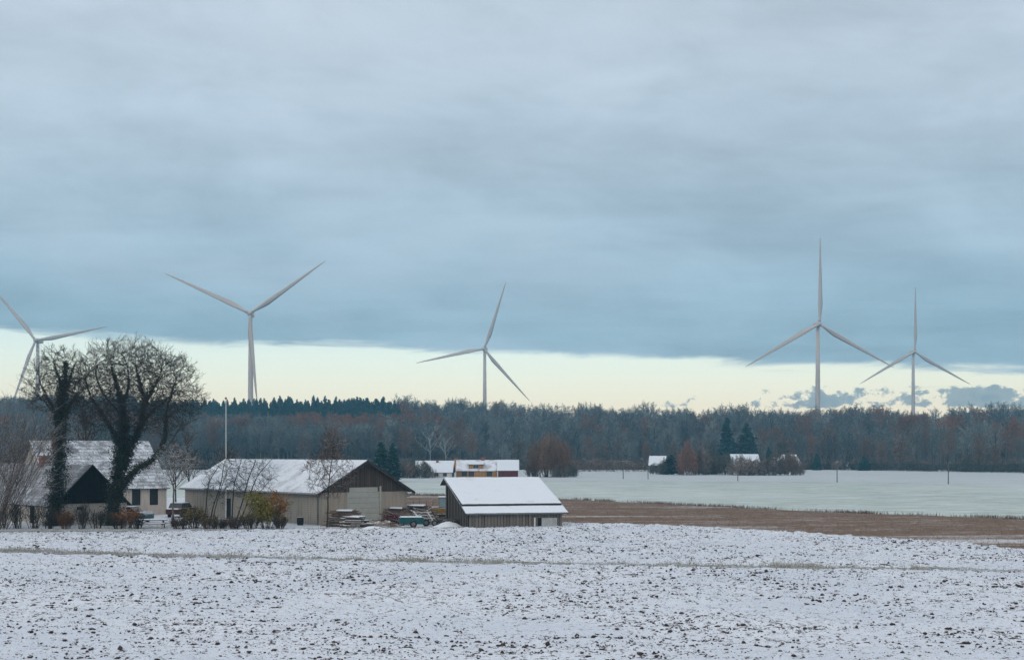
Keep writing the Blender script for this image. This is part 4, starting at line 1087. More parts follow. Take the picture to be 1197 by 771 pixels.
def stack(name, label, x, y, rz, layers, mat, seed, L=3., logs=False, group=None):
    """pile of boards or logs with untidy ends"""
    rng = random.Random(seed); t = thing(name, label, 'wood pile', (x,y,.04), rz, group)
    z = .08
    b = MB()
    for i in (-1, 1): b.box(i*L*.3-.06, i*L*.3+.06, -.7, .7, 0, .08)
    b.each('bearer', m_log, t); b = MB()
    for k in range(layers):
        n = 6 if logs else 5; hh = .16 if logs else rng.choice((.06,.09,.12))
        wd = 1.4/n*(1-.06*k)
        for i in range(n):
            y0 = -.7*(1-.06*k)+i*wd; dx = rng.uniform(-.5, .5)*(1-.4*k/layers); l2 = L/2*rng.uniform(.55, 1.05)*(1-.25*k/layers)
            if rng.random() < .25 and k > 1: continue
            if logs: b.tube([(-l2+dx,y0+wd/2,z+.08),(l2+dx,y0+wd/2,z+.08+rng.uniform(-.02,.03))], wd*.48, 8)
            else: b.add(*_bx(-l2+dx, l2+dx, y0+.01, y0+wd-.01, z, z+hh-.006), 0, Matrix.Rotation(rng.uniform(-.16,.16), 4, 'Z') @ Matrix.Rotation(rng.uniform(-.05,.05), 4, 'Y'))
        z += hh
    b.build('planks' if not logs else 'logs', mat, t)
    q = L*.24; snow_blanket('snow_cover', [(-q,-.5,z-.03),(q*.7,-.6,z-.07),(q,.5,z+.02),(-q*.8,.6,z+.01)], .07, m_snowpile, t, 30, 10, seed, .03)
    return t
def _bx(x0, x1, y0, y1, z0, z1):
    return ([(x0,y0,z0),(x1,y0,z0),(x1,y1,z0),(x0,y1,z0),(x0,y0,z1),(x1,y0,z1),(x1,y1,z1),(x0,y1,z1)], [(0,3,2,1),(4,5,6,7),(0,1,5,4),(1,2,6,5),(2,3,7,6),(3,0,4,7)])
def gp(px, py): return W(px, py)
x, y = gp(403, 615.5); stack('plank_pile', 'snow topped pile of old planks in front of the pale barn door', x, y, R(8), 15, m_plank, 3, 3.6)
x, y = gp(416, 617.); stack('log_pile', 'low pile of dark logs right of the snow topped plank pile', x, y, R(-6), 6, m_log, 4, 2.6, True)
x, y = gp(463, 611); stack('plank_pile', 'untidy stack of boards at the barn corner, left of the teal trailer', x, y, R(12), 14, m_plank, 5, 3.0)
x, y = gp(488, 608); stack('board_stack', 'high snowy stack of boards behind the teal trailer', x, y, R(3), 17, m_plank, 6, 3.6)
def trailer():
    x, y = gp(481, 616.5); t = thing('trailer', 'small teal farm trailer with snow on its load in front of the board stack', 'trailer', (x,y,.05), R(6))
    b = MB(); b.box(-1.15, 1.1, -.7, -.64, .35, .95); b.box(-1.15, 1.1, .64, .7, .35, .95); b.box(-1.15, -1.09, -.64, .64, .35, .95); b.box(1.04, 1.1, -.64, .64, .35, .95); b.box(-1.09, 1.04, -.64, .64, .35, .42)
    b.build('body', m_teal, t)
    b = MB(); b.box(-1.05, 1.0, -.62, .62, .43, 1.02); s = b.build('snow_load', m_snowpile, t, bevel=.08)
    for yy in (-.8, .8): wheel(t, .15, yy, .33, .33, .16)
    b = MB(); b.bar((-1.15,0,.42), (-2.2,0,.35), .09); b.bar((-1.9,0,.0), (-1.9,0,.75), .06); b.build('drawbar', m_red, t)
trailer()
def brush_pile(name, label, px, py, n, L, h, mat, seed):
    """loose heap of sticks and offcuts with snow on their upper sides"""
    rng = random.Random(seed); x, y = gp(px, py); b = MB()
    for i in range(n):
        c = Vector((rng.gauss(0, L*.3), rng.gauss(0, .5), 0)); c.z = max(.05, h*math.exp(-(c.x/L)**2*3)*rng.random())
        a = rng.uniform(-.6, .6)+(math.pi if rng.random() < .5 else 0); e = rng.uniform(-.35, .45); l = rng.uniform(.4, 1.1)
        d = Vector((math.cos(a)*math.cos(e), math.sin(a)*math.cos(e), math.sin(e)))*l
        q = c+d; q.z = max(q.z, .04); p = c-d; p.z = max(p.z, .04)
        b.bar(p, q, rng.uniform(.05, .14), rng.uniform(.03, .09))
    o = b.build(name, mat); o.location = (x,y,.05); tag(o, label, 'wood heap'); return o
brush_pile('offcut_heap', 'loose heap of snowy offcuts between trailer and board stack', 492, 612.5, 110, 2.6, 1.45, m_plank, 5)
brush_pile('offcut_heap', 'loose heap of reddish scrap wood left of the teal trailer', 460, 614, 70, 1.9, 1.1, m_red, 6)
brush_pile('offcut_heap', 'scattered scrap wood on top of the planks by the barn door', 404, 614.5, 80, 2.0, 1.5, m_plank, 8)
brush_pile('offcut_heap', 'dark sticks poking out of the snowy heap by the shed corner', 529, 615, 26, 1.5, .8, m_log, 9)
brush_pile('offcut_heap', 'low litter of sticks in the snow below the digger', 512, 613, 40, 1.8, .5, m_log, 10)
def rack():
    x, y = gp(496, 615); t = thing('harrow', 'leaning snow covered harrow frame with slats right of the teal trailer', 'farm tool', (x,y,.05), R(-4))
    b = MB()
    A = Vector((-1.1,0.5,1.35)); B = Vector((.15,-.4,.0)); C = Vector((.2,.5,1.35)); D = Vector((1.2,-.4,.0))
    b.bar(A, B, .12, .1); b.bar(C, D, .1, .08); b.build('frame', m_snowbark, t)
    b = MB()
    for i in range(5):
        f = .06+i*.19; b.bar(A.lerp(B, f), C.lerp(D, f)+Vector((.35,0,0)), .14, .06)
    b.build('slat', m_snowbark, t)
    wheel(t, .25, -.55, .34, .34, .2); wheel(t, 1.05, -.5, .3, .3, .18)
rack()
def digger():
    x, y = gp(519, 607.); t = thing('digger', 'yellow machine with a glass cab half hidden behind the shed', 'digger', (x,y,.05), R(5))
    b = MB(); b.box(-1.7, 1.7, -.7, .7, .55, 1.15); b.box(-1.6, -.4, -.6, .6, 1.15, 1.3); b.build('body', m_yellow, t, bevel=.05)
    b = MB(); b.box(-1.55, 1.5, -.95, -.7, .08, .6); b.box(-1.55, 1.5, .7, .95, .08, .6); b.each('track', m_rubber, t, bevel=.12)
    b = MB()
    for xx in (-.55, .2, .95):
        for yy in (-.62, .56): b.box(xx, xx+.06, yy, yy+.06, 1.15, 2.2)
    b.box(-.6, 1.06, -.66, .66, 2.2, 2.3); b.box(-.55, 1.0, -.6, -.57, 1.15, 1.3); c = b.build('cab', m_metal, t)
    b = MB(); b.box(-.48, .195, -.60, -.58, 1.3, 2.19); b.box(.265, .945, -.60, -.58, 1.3, 2.19); b.box(-.54, -.52, -.54, .54, 1.16, 2.19); b.box(.98, 1.0, -.54, .54, 1.16, 2.19); b.build('cab_window', m_paleglass, c)
    snow_blanket('cab_snow', [(-.6,-.66,2.3),(1.06,-.66,2.3),(1.06,.66,2.3),(-.6,.66,2.3)], .08, m_snowpile, c, 10, 8, 3)
    b = MB(); b.bar((-1.6,0,.95), (-2.7,0,.75), .2, .25); b.build('arm', m_yellow, t)
digger()
x, y = gp(524, 616.); heap('snow_heap', 'snowy heap with sticks at the left corner of the shed', 'heap', x, y, 1.6, .9, .5, m_snowpile, 3)
x, y = gp(448, 616); heap('straw_heap', 'low brown heap on the yard before the barn door', 'heap', x, y, 1.9, 1.0, .6, m_litter, 7)
x, y = gp(436, 618.5); heap('snow_heap', 'small snow heap in front of the brown heap', 'heap', x, y, 1.6, .6, .3, m_snowpile, 12)
x, y = gp(351, 614); t = thing('barrel', 'small dark barrel standing by the barn wall', 'barrel', (x,y,.05))
b = MB(); b.tube([(0,0,0),(0,0,.1),(0,0,.4),(0,0,.72)], [.26,.3,.33,.3], 16); b.build('drum', m_rubber, t, smooth=True); b = MB(); b.tube([(0,0,.72),(0,0,.76)], .32, 16); b.build('rim', m_metal, t)
x, y = gp(388, 613.5); t = thing('bucket', 'orange bucket beside the plank pile', 'bucket', (x,y,.05)); b = MB(); b.tube([(0,0,0),(0,0,.55)], [.17,.22], 14); b.build('pail', plain('orange_plastic', rgb(.45,.13,.04), rgb(.35,.1,.04), 2), t, smooth=True)
b = MB(); b.tube([(-.2,0,.55),(-.12,0,.72),(.12,0,.72),(.2,0,.55)], .012, 5); b.build('handle', m_metal, t)
def car(label, x, y, rz, mat, name='parked_car'):
    t = thing(name, label, 'car', (x,y,.03), rz)
    b = MB(); b.prism([(-2.1,.35),(2.05,.35),(2.1,.75),(1.95,.92),(1.0,1.0),(-1.7,1.0),(-2.1,.9)], -.85, .85, 'y'); b.build('body', mat, t, bevel=.07)
    b = MB(); b.prism([(-1.75,1.0),(.95,1.0),(.3,1.5),(-1.25,1.52)], -.74, .74, 'y'); c = b.build('cabin', m_pane, t, bevel=.05)
    b = MB(); b.box(-1.25, .3, -.72, .72, 1.5, 1.58); b.build('roof', m_snowpile, t, bevel=.04)
    b = MB(); b.box(1.02, 1.9, -.75, .75, .98, 1.04); b.build('bonnet_snow', m_snowpile, t, bevel=.02)
    for xx in (-1.3, 1.3):
        for yy in (-.8, .8): wheel(t, xx, yy, .33, .33, .2)
    for yy in (-.6, .6):
        b = MB(); b.box(2.03, 2.11, yy-.16, yy+.16, .68, .84); b.build('headlight', m_paleglass, t)
x, y = gp(154, 610); car('snow topped teal car half hidden by the ivy clad trunk', x, y, R(-20), m_carblue)
x, y = gp(213, 604); car('snow topped dark red car parked between the house and the barn', x, y, R(75), m_carred)
def bench():
    x, y = gp(177, 617.5); t = thing('picnic_table', 'dark picnic table with snow on its top and benches by the house', 'table', (x,y,.06), R(5))
    b = MB(); b.box(-1.4, 1.4, -.4, .4, .70, .76); s = b.build('table_top', m_log, t); snow_blanket('snow_cover', [(-1.4,-.4,.76),(1.4,-.4,.76),(1.4,.4,.76),(-1.4,.4,.76)], .07, m_snowpile, s, 16, 6, 2)
    for yy in (-.85, .6):
        b = MB(); b.box(-1.4, 1.4, yy, yy+.25, .40, .45); s = b.build('seat', m_log, t); snow_blanket('snow_cover', [(-1.4,yy,.45),(1.4,yy,.45),(1.4,yy+.25,.45),(-1.4,yy+.25,.45)], .06, m_snowpile, s, 16, 4, 3)
    for xx in (-1.05, 1.05):
        b = MB(); b.bar((xx,-.8,0), (xx,-.25,.7), .09); b.bar((xx,.8,0), (xx,.25,.7), .09); b.bar((xx,-.8,.36), (xx,.8,.36), .08); b.build('leg', m_log, t)
bench()
def fence():
    a = Vector((*W(483, 593), 0)); b_ = Vector((*W(522, 595), 0)); t = thing('wire_fence', 'low wire fence with thin posts behind the yard, left of the shed', 'fence', tuple(a))
    d = b_-a
    for i in range(6):
        p = d*(i/5); b = MB(); b.tube([(p.x,p.y,-.2),(p.x,p.y,.95)], .05, 6); b.build('post', m_pole, t)
    b = MB()
    for z in (.35,.6,.85): b.tube([(0,0,z),(d.x,d.y,z)], .006, 4)
    b.build('wire', m_metal, t)
fence()
# ------------------------------------------------------------------ the two ivy-clad trees by the farmhouse
Y0 = 134.5
big = [
 ([(129.8,617.5,0),(133,592,0),(136,570,.2),(141,532,.3),(145,491,.2),(141,457,0),(136,430,-.3),(131,408,-.5)], .62, .05, .40),
 ([(142,548,.3),(152,522,.6),(162,503,.9),(168,464,1.2),(163,432,1.3),(158,406,1.4)], .40, .05, .22),
 ([(137,574,.1),(148,560,-.3),(160,548,-.7),(182,533,-1.2),(194,508,-1.5),(193,481,-1.6),(201,449,-1.5),(207,424,-1.4)], .40, .045, .45),
 ([(140,520,.2),(126,492,-.6),(109,459,-1.3),(102,440,-1.6),(100,422,-1.7)], .24, .04, .25),
 ([(146,488,.2),(136,470,.9),(120,447,1.6),(112,420,2.2),(117,402,2.6)], .20, .035, .2),
 ([(168,466,1.2),(176,447,.7),(184,430,.3),(189,412,.1)], .17, .035, .15),
 ([(164,498,.9),(178,474,.2),(196,456,-.4),(203,447,-.8),(209,440,-1.1)], .20, .035, .2),
 ([(192,490,-1.6),(201,478,-2.0),(208,472,-2.3),(216,467,-2.6)], .13, .03, .15),
 ([(143,462,0),(150,440,-1.0),(150,420,-1.8),(147,402,-2.2)], .17, .035, .15),
 ([(182,533,-1.2),(196,522,-1.9),(207,505,-2.3),(213,496,-2.5)], .14, .03, .25),
]
def low(pts, y0, k): return [(p[0], p[1] if p[1] > y0 else y0-(y0-p[1])*k, p[2]) for p in pts]
def ivy_big(li, f):
    return {0: 1.25 if f < .6 else (1.1-f)*1.1, 1: .9*(1-f)**.9, 2: .7*(1-f)**1.3, 3: .35*(1-f)**2, 4: .2*(1-f)**2, 5: .35*(1-f)**1.5, 6: .3*(1-f)**2, 8: .25*(1-f)**2}.get(li, 0)
def lobe(bx, Y, px, py, wpx, hpx, dep, y=0.):
    k = Y/FPX; return ((gx(px, Y)-bx, y, gz(py, Y)), (wpx*k, dep, hpx*k))
bx = gx(129.8, Y0)
hero_tree('big bare spreading tree with ivy clad trunk and a thick limb leaning right', 'bare_tree', (bx,Y0,0),
          [(L3(0, 129.8, Y0, low(p, 505, .80)), a*.85, b*.8, f*.8) for p, a, b, f in big], 0, ivy_big, 12, 0,
          space=dict(lobes=[lobe(bx, Y0, 148, 455, 72, 56, 5.2), lobe(bx, Y0, 112, 462, 36, 46, 3.6), lobe(bx, Y0, 198, 462, 40, 50, 4.2, -.8), lobe(bx, Y0, 222, 472, 18, 24, 2.4, -1.6), lobe(bx, Y0, 150, 430, 60, 34, 4.5)], nattr=4200, seed=5))
Y1 = 133.5
left = [
 ([(62,616,0),(65,588,0),(68,552,.1),(69,515,.1),(72,480,0),(73,455,0),(76,430,-.1),(77,412,-.2)], .42, .045, .42),
 ([(69,505,.1),(65,485,-.5),(57,465,-.9),(49,447,-1.2),(45,430,-1.4)], .16, .03, .25),
 ([(70,488,0),(58,473,.7),(46,460,1.2),(36,452,1.6)], .14, .03, .2),
 ([(73,462,0),(80,442,.7),(84,425,1.1),(90,410,1.4)], .15, .03, .15),
 ([(71,492,0),(80,474,-.8),(89,458,-1.3),(95,440,-1.6)], .14, .03, .2),
 ([(74,448,0),(68,432,-.8),(64,418,-1.2),(63,408,-1.4)], .12, .03, .2),
]
def ivy_left(li, f): return {0: 1.5 if .12 < f < .62 else (1. if f < .8 else .5)}.get(li, .25*(1-f))
bx = gx(62, Y1)
hero_tree('narrower ivy smothered tree left of the black gable', 'bare_tree', (bx,Y1,0), [(L3(0, 62, Y1, low(p, 480, .84)), a, b*.8, f*.8) for p, a, b, f in left], 0, ivy_left, 21, 0,
          space=dict(lobes=[lobe(bx, Y1, 68, 446, 36, 40, 2.8), lobe(bx, Y1, 50, 455, 22, 28, 2.2), lobe(bx, Y1, 76, 434, 22, 30, 2.2)], nattr=1300, seed=6))

# small snow-laden tree, rusty sapling
Y2 = 131.5
snowy = [([(202,620,0),(202,600,0),(203,580,0),(202.5,563,0)], .11, .07, 1.), ([(202.5,566,0),(196,552,.3),(190,541,.5),(182,531,.8)], .055, .02, .1), ([(202.5,563,0),(204,545,-.2),(206,530,-.3),(207,519,-.4)], .06, .02, .1),
         ([(203,566,0),(211,552,-.4),(218,540,-.6),(229,533,-.8)], .055, .02, .1), ([(203,560,0),(199,545,.6),(197,532,1.),(199,521,1.3)], .05, .02, .1), ([(204,572,0),(213,565,.4),(222,556,.8)], .04, .018, .2)]
SM = dict(nseg=[5,3,3], kids=[7,5,0], start=[.15,.1,0], ang=[34,40,0], len=[.55,.55], apical=[.4,.3], rad=[.55,.6], wig=[.09,.14,.2], up=[.04,.02,.01], rmin=.011, taper=.4)
hero_tree('small tree with pale frosted spreading branches between farmhouse and barn', 'bare_tree', (gx(202, Y2),Y2,0), [(L3(0, 202, Y2, p), a, b, f) for p, a, b, f in snowy], 1.7, None, 31, 1.1, SM, mats=(m_paletwig, m_paletwig),
          space=dict(lobes=[lobe(gx(202, Y2), Y2, 204, 540, 24, 22, 1.9), lobe(gx(202, Y2), Y2, 218, 545, 14, 14, 1.2)], nattr=420, seed=7, rt=.012, rmax=.05, twigs=1, tl=.55, kill=.4, infl=1.8))
sap = [([(382,620,0),(383,600,0),(383.5,578,0),(386,552,.1),(389,530,.1),(391,510,.1)], .095, .02, .38), ([(383.5,577,0),(390,566,.3),(397,560,.5),(403,556,.7)], .035, .015, .2), ([(383.5,570,0),(373,556,-.3),(364,549,-.6)], .04, .015, .2),
       ([(385,560,0),(396,548,.5),(404,541,.8)], .035, .015, .2), ([(385,556,0),(377,541,.5),(372,530,.9)], .035, .015, .2), ([(384,574,0),(372,567,.3),(361,565,.6)], .035, .015, .2)]
sapling, so_ = hero_tree('slender young tree in front of the pale barn corner with a few rusty leaves', 'bare_tree', (gx(382, Y2),Y2,0), [(L3(0, 382, Y2, p), a, b, f) for p, a, b, f in sap], 1.6, None, 33, 1.7, SM, mats=(m_bark, m_browntwig),
          space=dict(lobes=[lobe(gx(382, Y2), Y2, 384, 552, 30, 30, 2.2), lobe(gx(382, Y2), Y2, 389, 524, 16, 22, 1.3)], nattr=620, seed=8, rt=.0105, rmax=.04, twigs=1, tl=.6, kill=.38, infl=1.7))
_rs = np.random.RandomState(4); _S = so_; _k = _rs.randint(0, len(_S), 500)
V, F = cards(_S[_k, 3:6], np.full(500, .045), _rs); np_obj('leaves', V, F, m_orangeleaf, sapling)

# leaning clump of stems before the barn
clump = [([(239,615,0),(241,590,0),(244,566,.1),(252,550,.2),(259,541,.3)], .05, .018, .25), ([(244,615,.3),(250,590,.3),(258,566,.4),(261,548,.4),(263,538,.4)], .05, .018, .25), ([(248,616,-.2),(252,592,-.3),(262,560,-.4),(268,545,-.5)], .045, .015, .3),
         ([(271,616,.2),(272,590,.3),(274,566,.3),(279,548,.3),(283,535,.3)], .055, .018, .25), ([(274,615,0),(282,590,0),(290,562,-.1),(296,545,-.2),(300,535,-.3)], .055, .018, .25), ([(278,616,-.2),(288,590,-.3),(299,560,-.5),(310,545,-.6),(318,536,-.7)], .055, .018, .25), ([(281,616,.4),(294,595,.5),(306,572,.7),(317,560,.9)], .04, .014, .25)]
hero_tree('clump of dark leaning stems with fine bare twigs before the barn wall', 'bare_shrub', (gx(262, 132.3),132.3,0), [(L3(0, 262, 132.3, p), a, b, f) for p, a, b, f in clump], 1.8, None, 35, 3.2, SM, cat='shrub', rscale=1.35, mats=(m_bark, m_twig),
          space=dict(lobes=[lobe(gx(262, 132.3), 132.3, 256, 560, 22, 30, 1.5), lobe(gx(262, 132.3), 132.3, 292, 560, 32, 28, 1.7)], nattr=420, seed=9, rt=.010, rmax=.04, twigs=1, tl=.75, kill=.36, infl=1.5))

def at(px, py, z=.06):
    x, y = W(px, py); return (x, y, z)
make_shrub('leafy_bush', 'yellow green leafy bush with orange top leaves before the barn', 'bush', at(311,618), 3.2, 2.1, 26, m_browntwig, 41, None, m_yellowleaf, m_yellowleaf, 7000, m_orangeleaf, lsize=.075, spread=.55)
# brown hedge plants under the clump
for i, (px, py, H, W_, lf) in enumerate([(210,618.5,1.0,1.9,0),(227,618,1.75,2.3,900),(245,618.5,1.15,2.,300),(259,618,.85,1.9,0),(276,618.5,1.0,2.,0),(293,618,1.25,2.,500),(327,618,.95,1.3,0)]):
    make_shrub('garden_shrub', ['brown twiggy shrub at the left end of the low hedge','brown shrub with some yellow leaves in the low hedge','brown twiggy shrub under the dark leaning stems, left clump','low brown shrub between the two clumps of dark stems','low brown shrub under the right hand leaning stems','low shrub at the foot of the yellow green bush, its left side','low pale shrub at the foot of the yellow green bush, its right side'][i],
               'shrub', at(px, py), H*1.15, W_, 40, m_browntwig, 50+i, 'low hedge shrubs before the barn', m_yellowleaf, m_yellowleaf, lf, spread=.7, rmin=.013)
# row of small bare shrubs along the lawn, left
row = [(3,617.5,2.0),(22,618,2.3),(39,618,2.4),(57,618.5,1.7),(96,618.5,2.2),(113,618,1.6),(138,618.5,1.3),(160,618.5,1.2)]
row_lab = ['small bare shrub leftmost in the row below the wing roof','small bare shrub second from the left in the lawn row','dense bare shrub third from the left in the lawn row','small bare shrub at the foot of the ivy smothered tree','bare shrub in front of the wall under the black gable','thin bare shrub under the right end of the black gable','low bare shrub at the foot of the leaning tree','low bare shrub left of the picnic table']
for i, (px, py, H) in enumerate(row):
    make_shrub('bare_shrub', row_lab[i], 'shrub', at(px, py), H*1.1, 1.5, 16, m_twig, 70+i, 'row of small bare shrubs on the lawn', spread=.45, r0=.03, rmin=.012)
make_shrub('russet_bush', 'rounded russet bush below the black gable', 'bush', at(77,618.5), 1.5, 1.3, 24, m_rustbush, 81, None, None, m_rustbush, 1400, spread=.6, rmin=.013)
make_shrub('orange_bush', 'low orange brown bush right of the ivy clad trunk', 'bush', at(148,617.5), 1.75, 2.0, 24, m_rustbush, 83, None, None, m_orangeleaf, 2200, spread=.8, rmin=.013)
# big frosted willow bush at the left edge
m_willow = plain('willow_twig', rgb(.15,.115,.09), rgb(.075,.058,.048), 3, snow=(.35,.95,.6,3))
make_shrub('willow_bush', 'large frosted bush with long arching grey twigs at the left edge', 'bush', (gx(-14, 128),128,.0), 11.5, 7.0, 56, m_willow, 91, None, r0=.035, rmin=.011, lean=(.26,0), spread=.5)
make_shrub('willow_bush', 'brownish bare bush behind the frosted bush, left of the ivy smothered tree', 'bush', (gx(26, 160),160,.0), 10.0, 7.0, 24, m_browntwig, 93, None, r0=.06, rmin=.018, spread=.45)
# a few bare trees behind the house
for i, (px, Y, H, lab) in enumerate([(98,185,13,'brown bare tree rising behind the farmhouse ridge'),(222,190,9,'brown bare bushy tree behind the gap between house and barn'),(390,178,9.3,'brown bare tree behind the barn roof'),(268,205,8.,'low brown tree behind the barn ridge near the flagpole'),(206,182,8.5,'brown bare tree just right of the farmhouse roof')]):
    tr, cr = far_tree_arrays(300+i, H, dict(FAR, rmin=.02)); t = thing('bare_tree', lab, 'tree', (gx(px, Y),Y,0)); np_obj('trunk', tr[0], tr[1], m_bark, t); np_obj('crown', cr[0], cr[1], m_browntwig, t)

# ------------------------------------------------------------------ far trees: prototypes
def two(seed, H, twig, trunk=m_fartrunk, rust=False, P=FAR):
    a, b = far_tree_arrays(seed, H, P, rust)
    return [('trunk', np_mesh('trunk', a[0], a[1], trunk)), ('crown', np_mesh('crown', b[0], b[1], twig))], np_mesh('forest_tree', *merge([a, (b[0], b[1], 1)])[:2], [trunk, twig], merge([a, (b[0], b[1], 1)])[2])
BUSHY = dict(FAR, start=[.12,.1,.1,0], kids=[18,10,8,0], len=[.5,.55,.55], ang=[42,42,40,0])
def bush2(seed, H, W_):
    a, b = bush_arrays(seed, H, W_); m = merge([a, (b[0], b[1], 1)])
    return [('stems', np_mesh('stems', a[0], a[1], m_fartrunk)), ('crown', np_mesh('crown', b[0], b[1], m_scrub))], np_mesh('scrub_bush', m[0], m[1], [m_fartrunk, m_scrub], m[2])
bush = [bush2(s, 4., 5.) for s in (51,52,53)]
grey = [two(s, 20., m_fartwig) for s in (1,2,3,4,5)]
rust = [two(s, 20., m_farrust, rust=True) for s in (11,12,13)]
bushy = [two(s, 10., m_scrub, P=BUSHY) for s in (21,22,23)]
def spruce2(seed, H, rad, wh):
    a, b = spruce_arrays(seed, H, rad, wh)
    m = merge([a, (b[0], b[1], 1)]); return [('trunk', np_mesh('trunk', a[0], a[1], m_fartrunk)), ('crown', np_mesh('crown', b[0], b[1], m_needle))], np_mesh('forest_spruce', m[0], m[1], [m_fartrunk, m_needle], m[2])
spr = [spruce2(s, 20., r, 26) for s, r in ((31,3.8),(32,3.4),(33,4.3))]
def plant(proto, name, label, x, y, s, rz, group=None, cat='tree', sz=None):
    t = thing(name, label, cat, (x,y,float(hill_z(x, y))-.05), rz, group); t.scale = (s, s, sz or s)
    for n, me in proto[0]: link(bpy.data.objects.new(n, me), t)
    return t
# single far trees one can tell apart
def far_single(proto, name, label, px, base_py, top_py, Y, wpx, baseW, baseH, seed, cat='tree'):
    zb = float(hill_z(gx(px, Y), Y)); H = gz(top_py, Y)-zb; wid = wpx*Y/FPX
    plant(proto, name, label, gx(px, Y), Y, wid/baseW, seed*1.3, None, cat, H/baseH)
far_single(spr[0], 'spruce', 'taller dark spruce standing left in the pair above the cottages', 850, 555, 487, 560, 29, 7.6, 20, 1)
far_single(spr[2], 'spruce', 'broader dark spruce standing right in the pair above the cottages', 873, 555, 494, 565, 36, 8.6, 20, 2)
far_single(spr[2], 'spruce', 'small dense spruce beside the little far cottage', 785, 558, 530.5, 440, 30, 8.6, 20, 3)
far_single(spr[0], 'spruce', 'dark spruce behind the barn gable, left of a pair', 445, 552, 515, 330, 30, 7.6, 20, 4)
far_single(spr[1], 'spruce', 'dark narrower spruce behind the barn gable, right of a pair', 459, 552, 516.5, 335, 22, 6.8, 20, 5)
far_single(bush[0], 'round_tree', 'round russet bare tree right of the far farm', 643, 560, 519.5, 398, 52, 7.2, 10.4, 6)
# the russet one gets its own colour and denser twigs
def russet_round():
    t = [o for o in COL.objects if o.name.startswith('round_tree')][0]
    for ch in list(t.children): bpy.data.objects.remove(ch)
    t.scale = (1,1,1)
    a, b = bush_arrays(77, 11.6, 13.5, 90); np_obj('stems', a[0], a[1], m_bark, t); np_obj('crown', b[0], b[1], m_russettree, t)
m_russettree = plain('russet_twigs_far', rgb(.235,.125,.07), rgb(.15,.09,.06), .25)
russet_round()
def birch(px, py0, py1, Y, label, seed):
    P = dict(FAR, nseg=[4,4,3], kids=[9,5,0], start=[.4,.25,0], ang=[48,42,0], len=[.65,.5], apical=[.2,.3], rad=[.6,.55], rmin=.05, wig=[.12,.22,.3], up=[.03,.08,.04])
    H = gz(py1, Y)*.72; a, b = far_tree_arrays(seed, H, P)
    t = thing('white_tree', label, 'tree', (gx(px, Y),Y,0)); np_obj('trunk', a[0], a[1], m_palebark, t); np_obj('crown', b[0], b[1], m_palebark, t)
birch(522, 528, 500, 570, 'snow whitened bare tree against the dark wood above the far farm', 5)
birch(503, 520, 488, 580, 'second whitened bare tree in the wood, left of the other and higher', 8)
# garden bushes round the far cottages and the far farm
gard = [(492,381,22,3.6,0,'frosted bush left before the far farm'),(478,381,20,3.2,0,'frosted low bush by the left far barn'),(466,380,18,2.8,1,'low frosted bush leftmost before the far farm'),(503,381,12,2.4,2,'thin bush before the outbuilding'),
        (668,396,16,2.6,1,'low brown scrub right of the russet round tree'),(622,400,14,3.2,0,'low scrub left of the russet round tree'),(655,392,18,2.6,2,'low scrub under the russet round tree'),
        (777,440,16,3.6,1,'low bush left of the small dense spruce'),(803,430,26,6.4,1,'orange brown bush right of the small dense spruce'),(817,434,24,6.2,2,'grey brown garden bush right of the orange brown bush'),
        (834,440,24,4.8,0,'grey garden bush under the taller spruce'),(848,436,24,4.6,1,'grey garden bush in front of the tall spruces'),(862,432,20,4.6,2,'grey garden bush at the foot of the spruces'),(889,432,24,3.8,0,'grey garden bush before the white cottage roof'),
        (906,430,22,5.0,1,'grey bush below the round dark bush, left'),(922,430,20,5.2,2,'grey bush below the round dark bush, right'),(876,430,18,3.6,1,'small garden bush between the spruces and the cottage')]
gard += [(767,452,16,2.6,2,'dark low bush in front of the small far cottage'),(933,428,16,3.2,1,'bush at the right end of the cottage gardens, before the white gable'),(869,424,26,3.4,2,'low bush in front of the cottage gardens below the spruces'),(897,424,24,3.4,0,'low bush in front of the round dark bush')]
m_orangescrub = plain('orange_twig', rgb(.27,.14,.09), rgb(.17,.095,.07), .5)
for i, (px, Y, wpx, H, v, lab) in enumerate(gard):
    wid = wpx*Y/FPX; t = plant(bush[v], 'garden_bush', lab, gx(px, Y), Y, wid/4.4, i*1.7, None, 'bush', H/2.9)
    if i == 8:
        for ch in t.children:
            if ch.name.startswith('crown'): ch.data = ch.data.copy(); ch.data.materials[0] = m_orangescrub
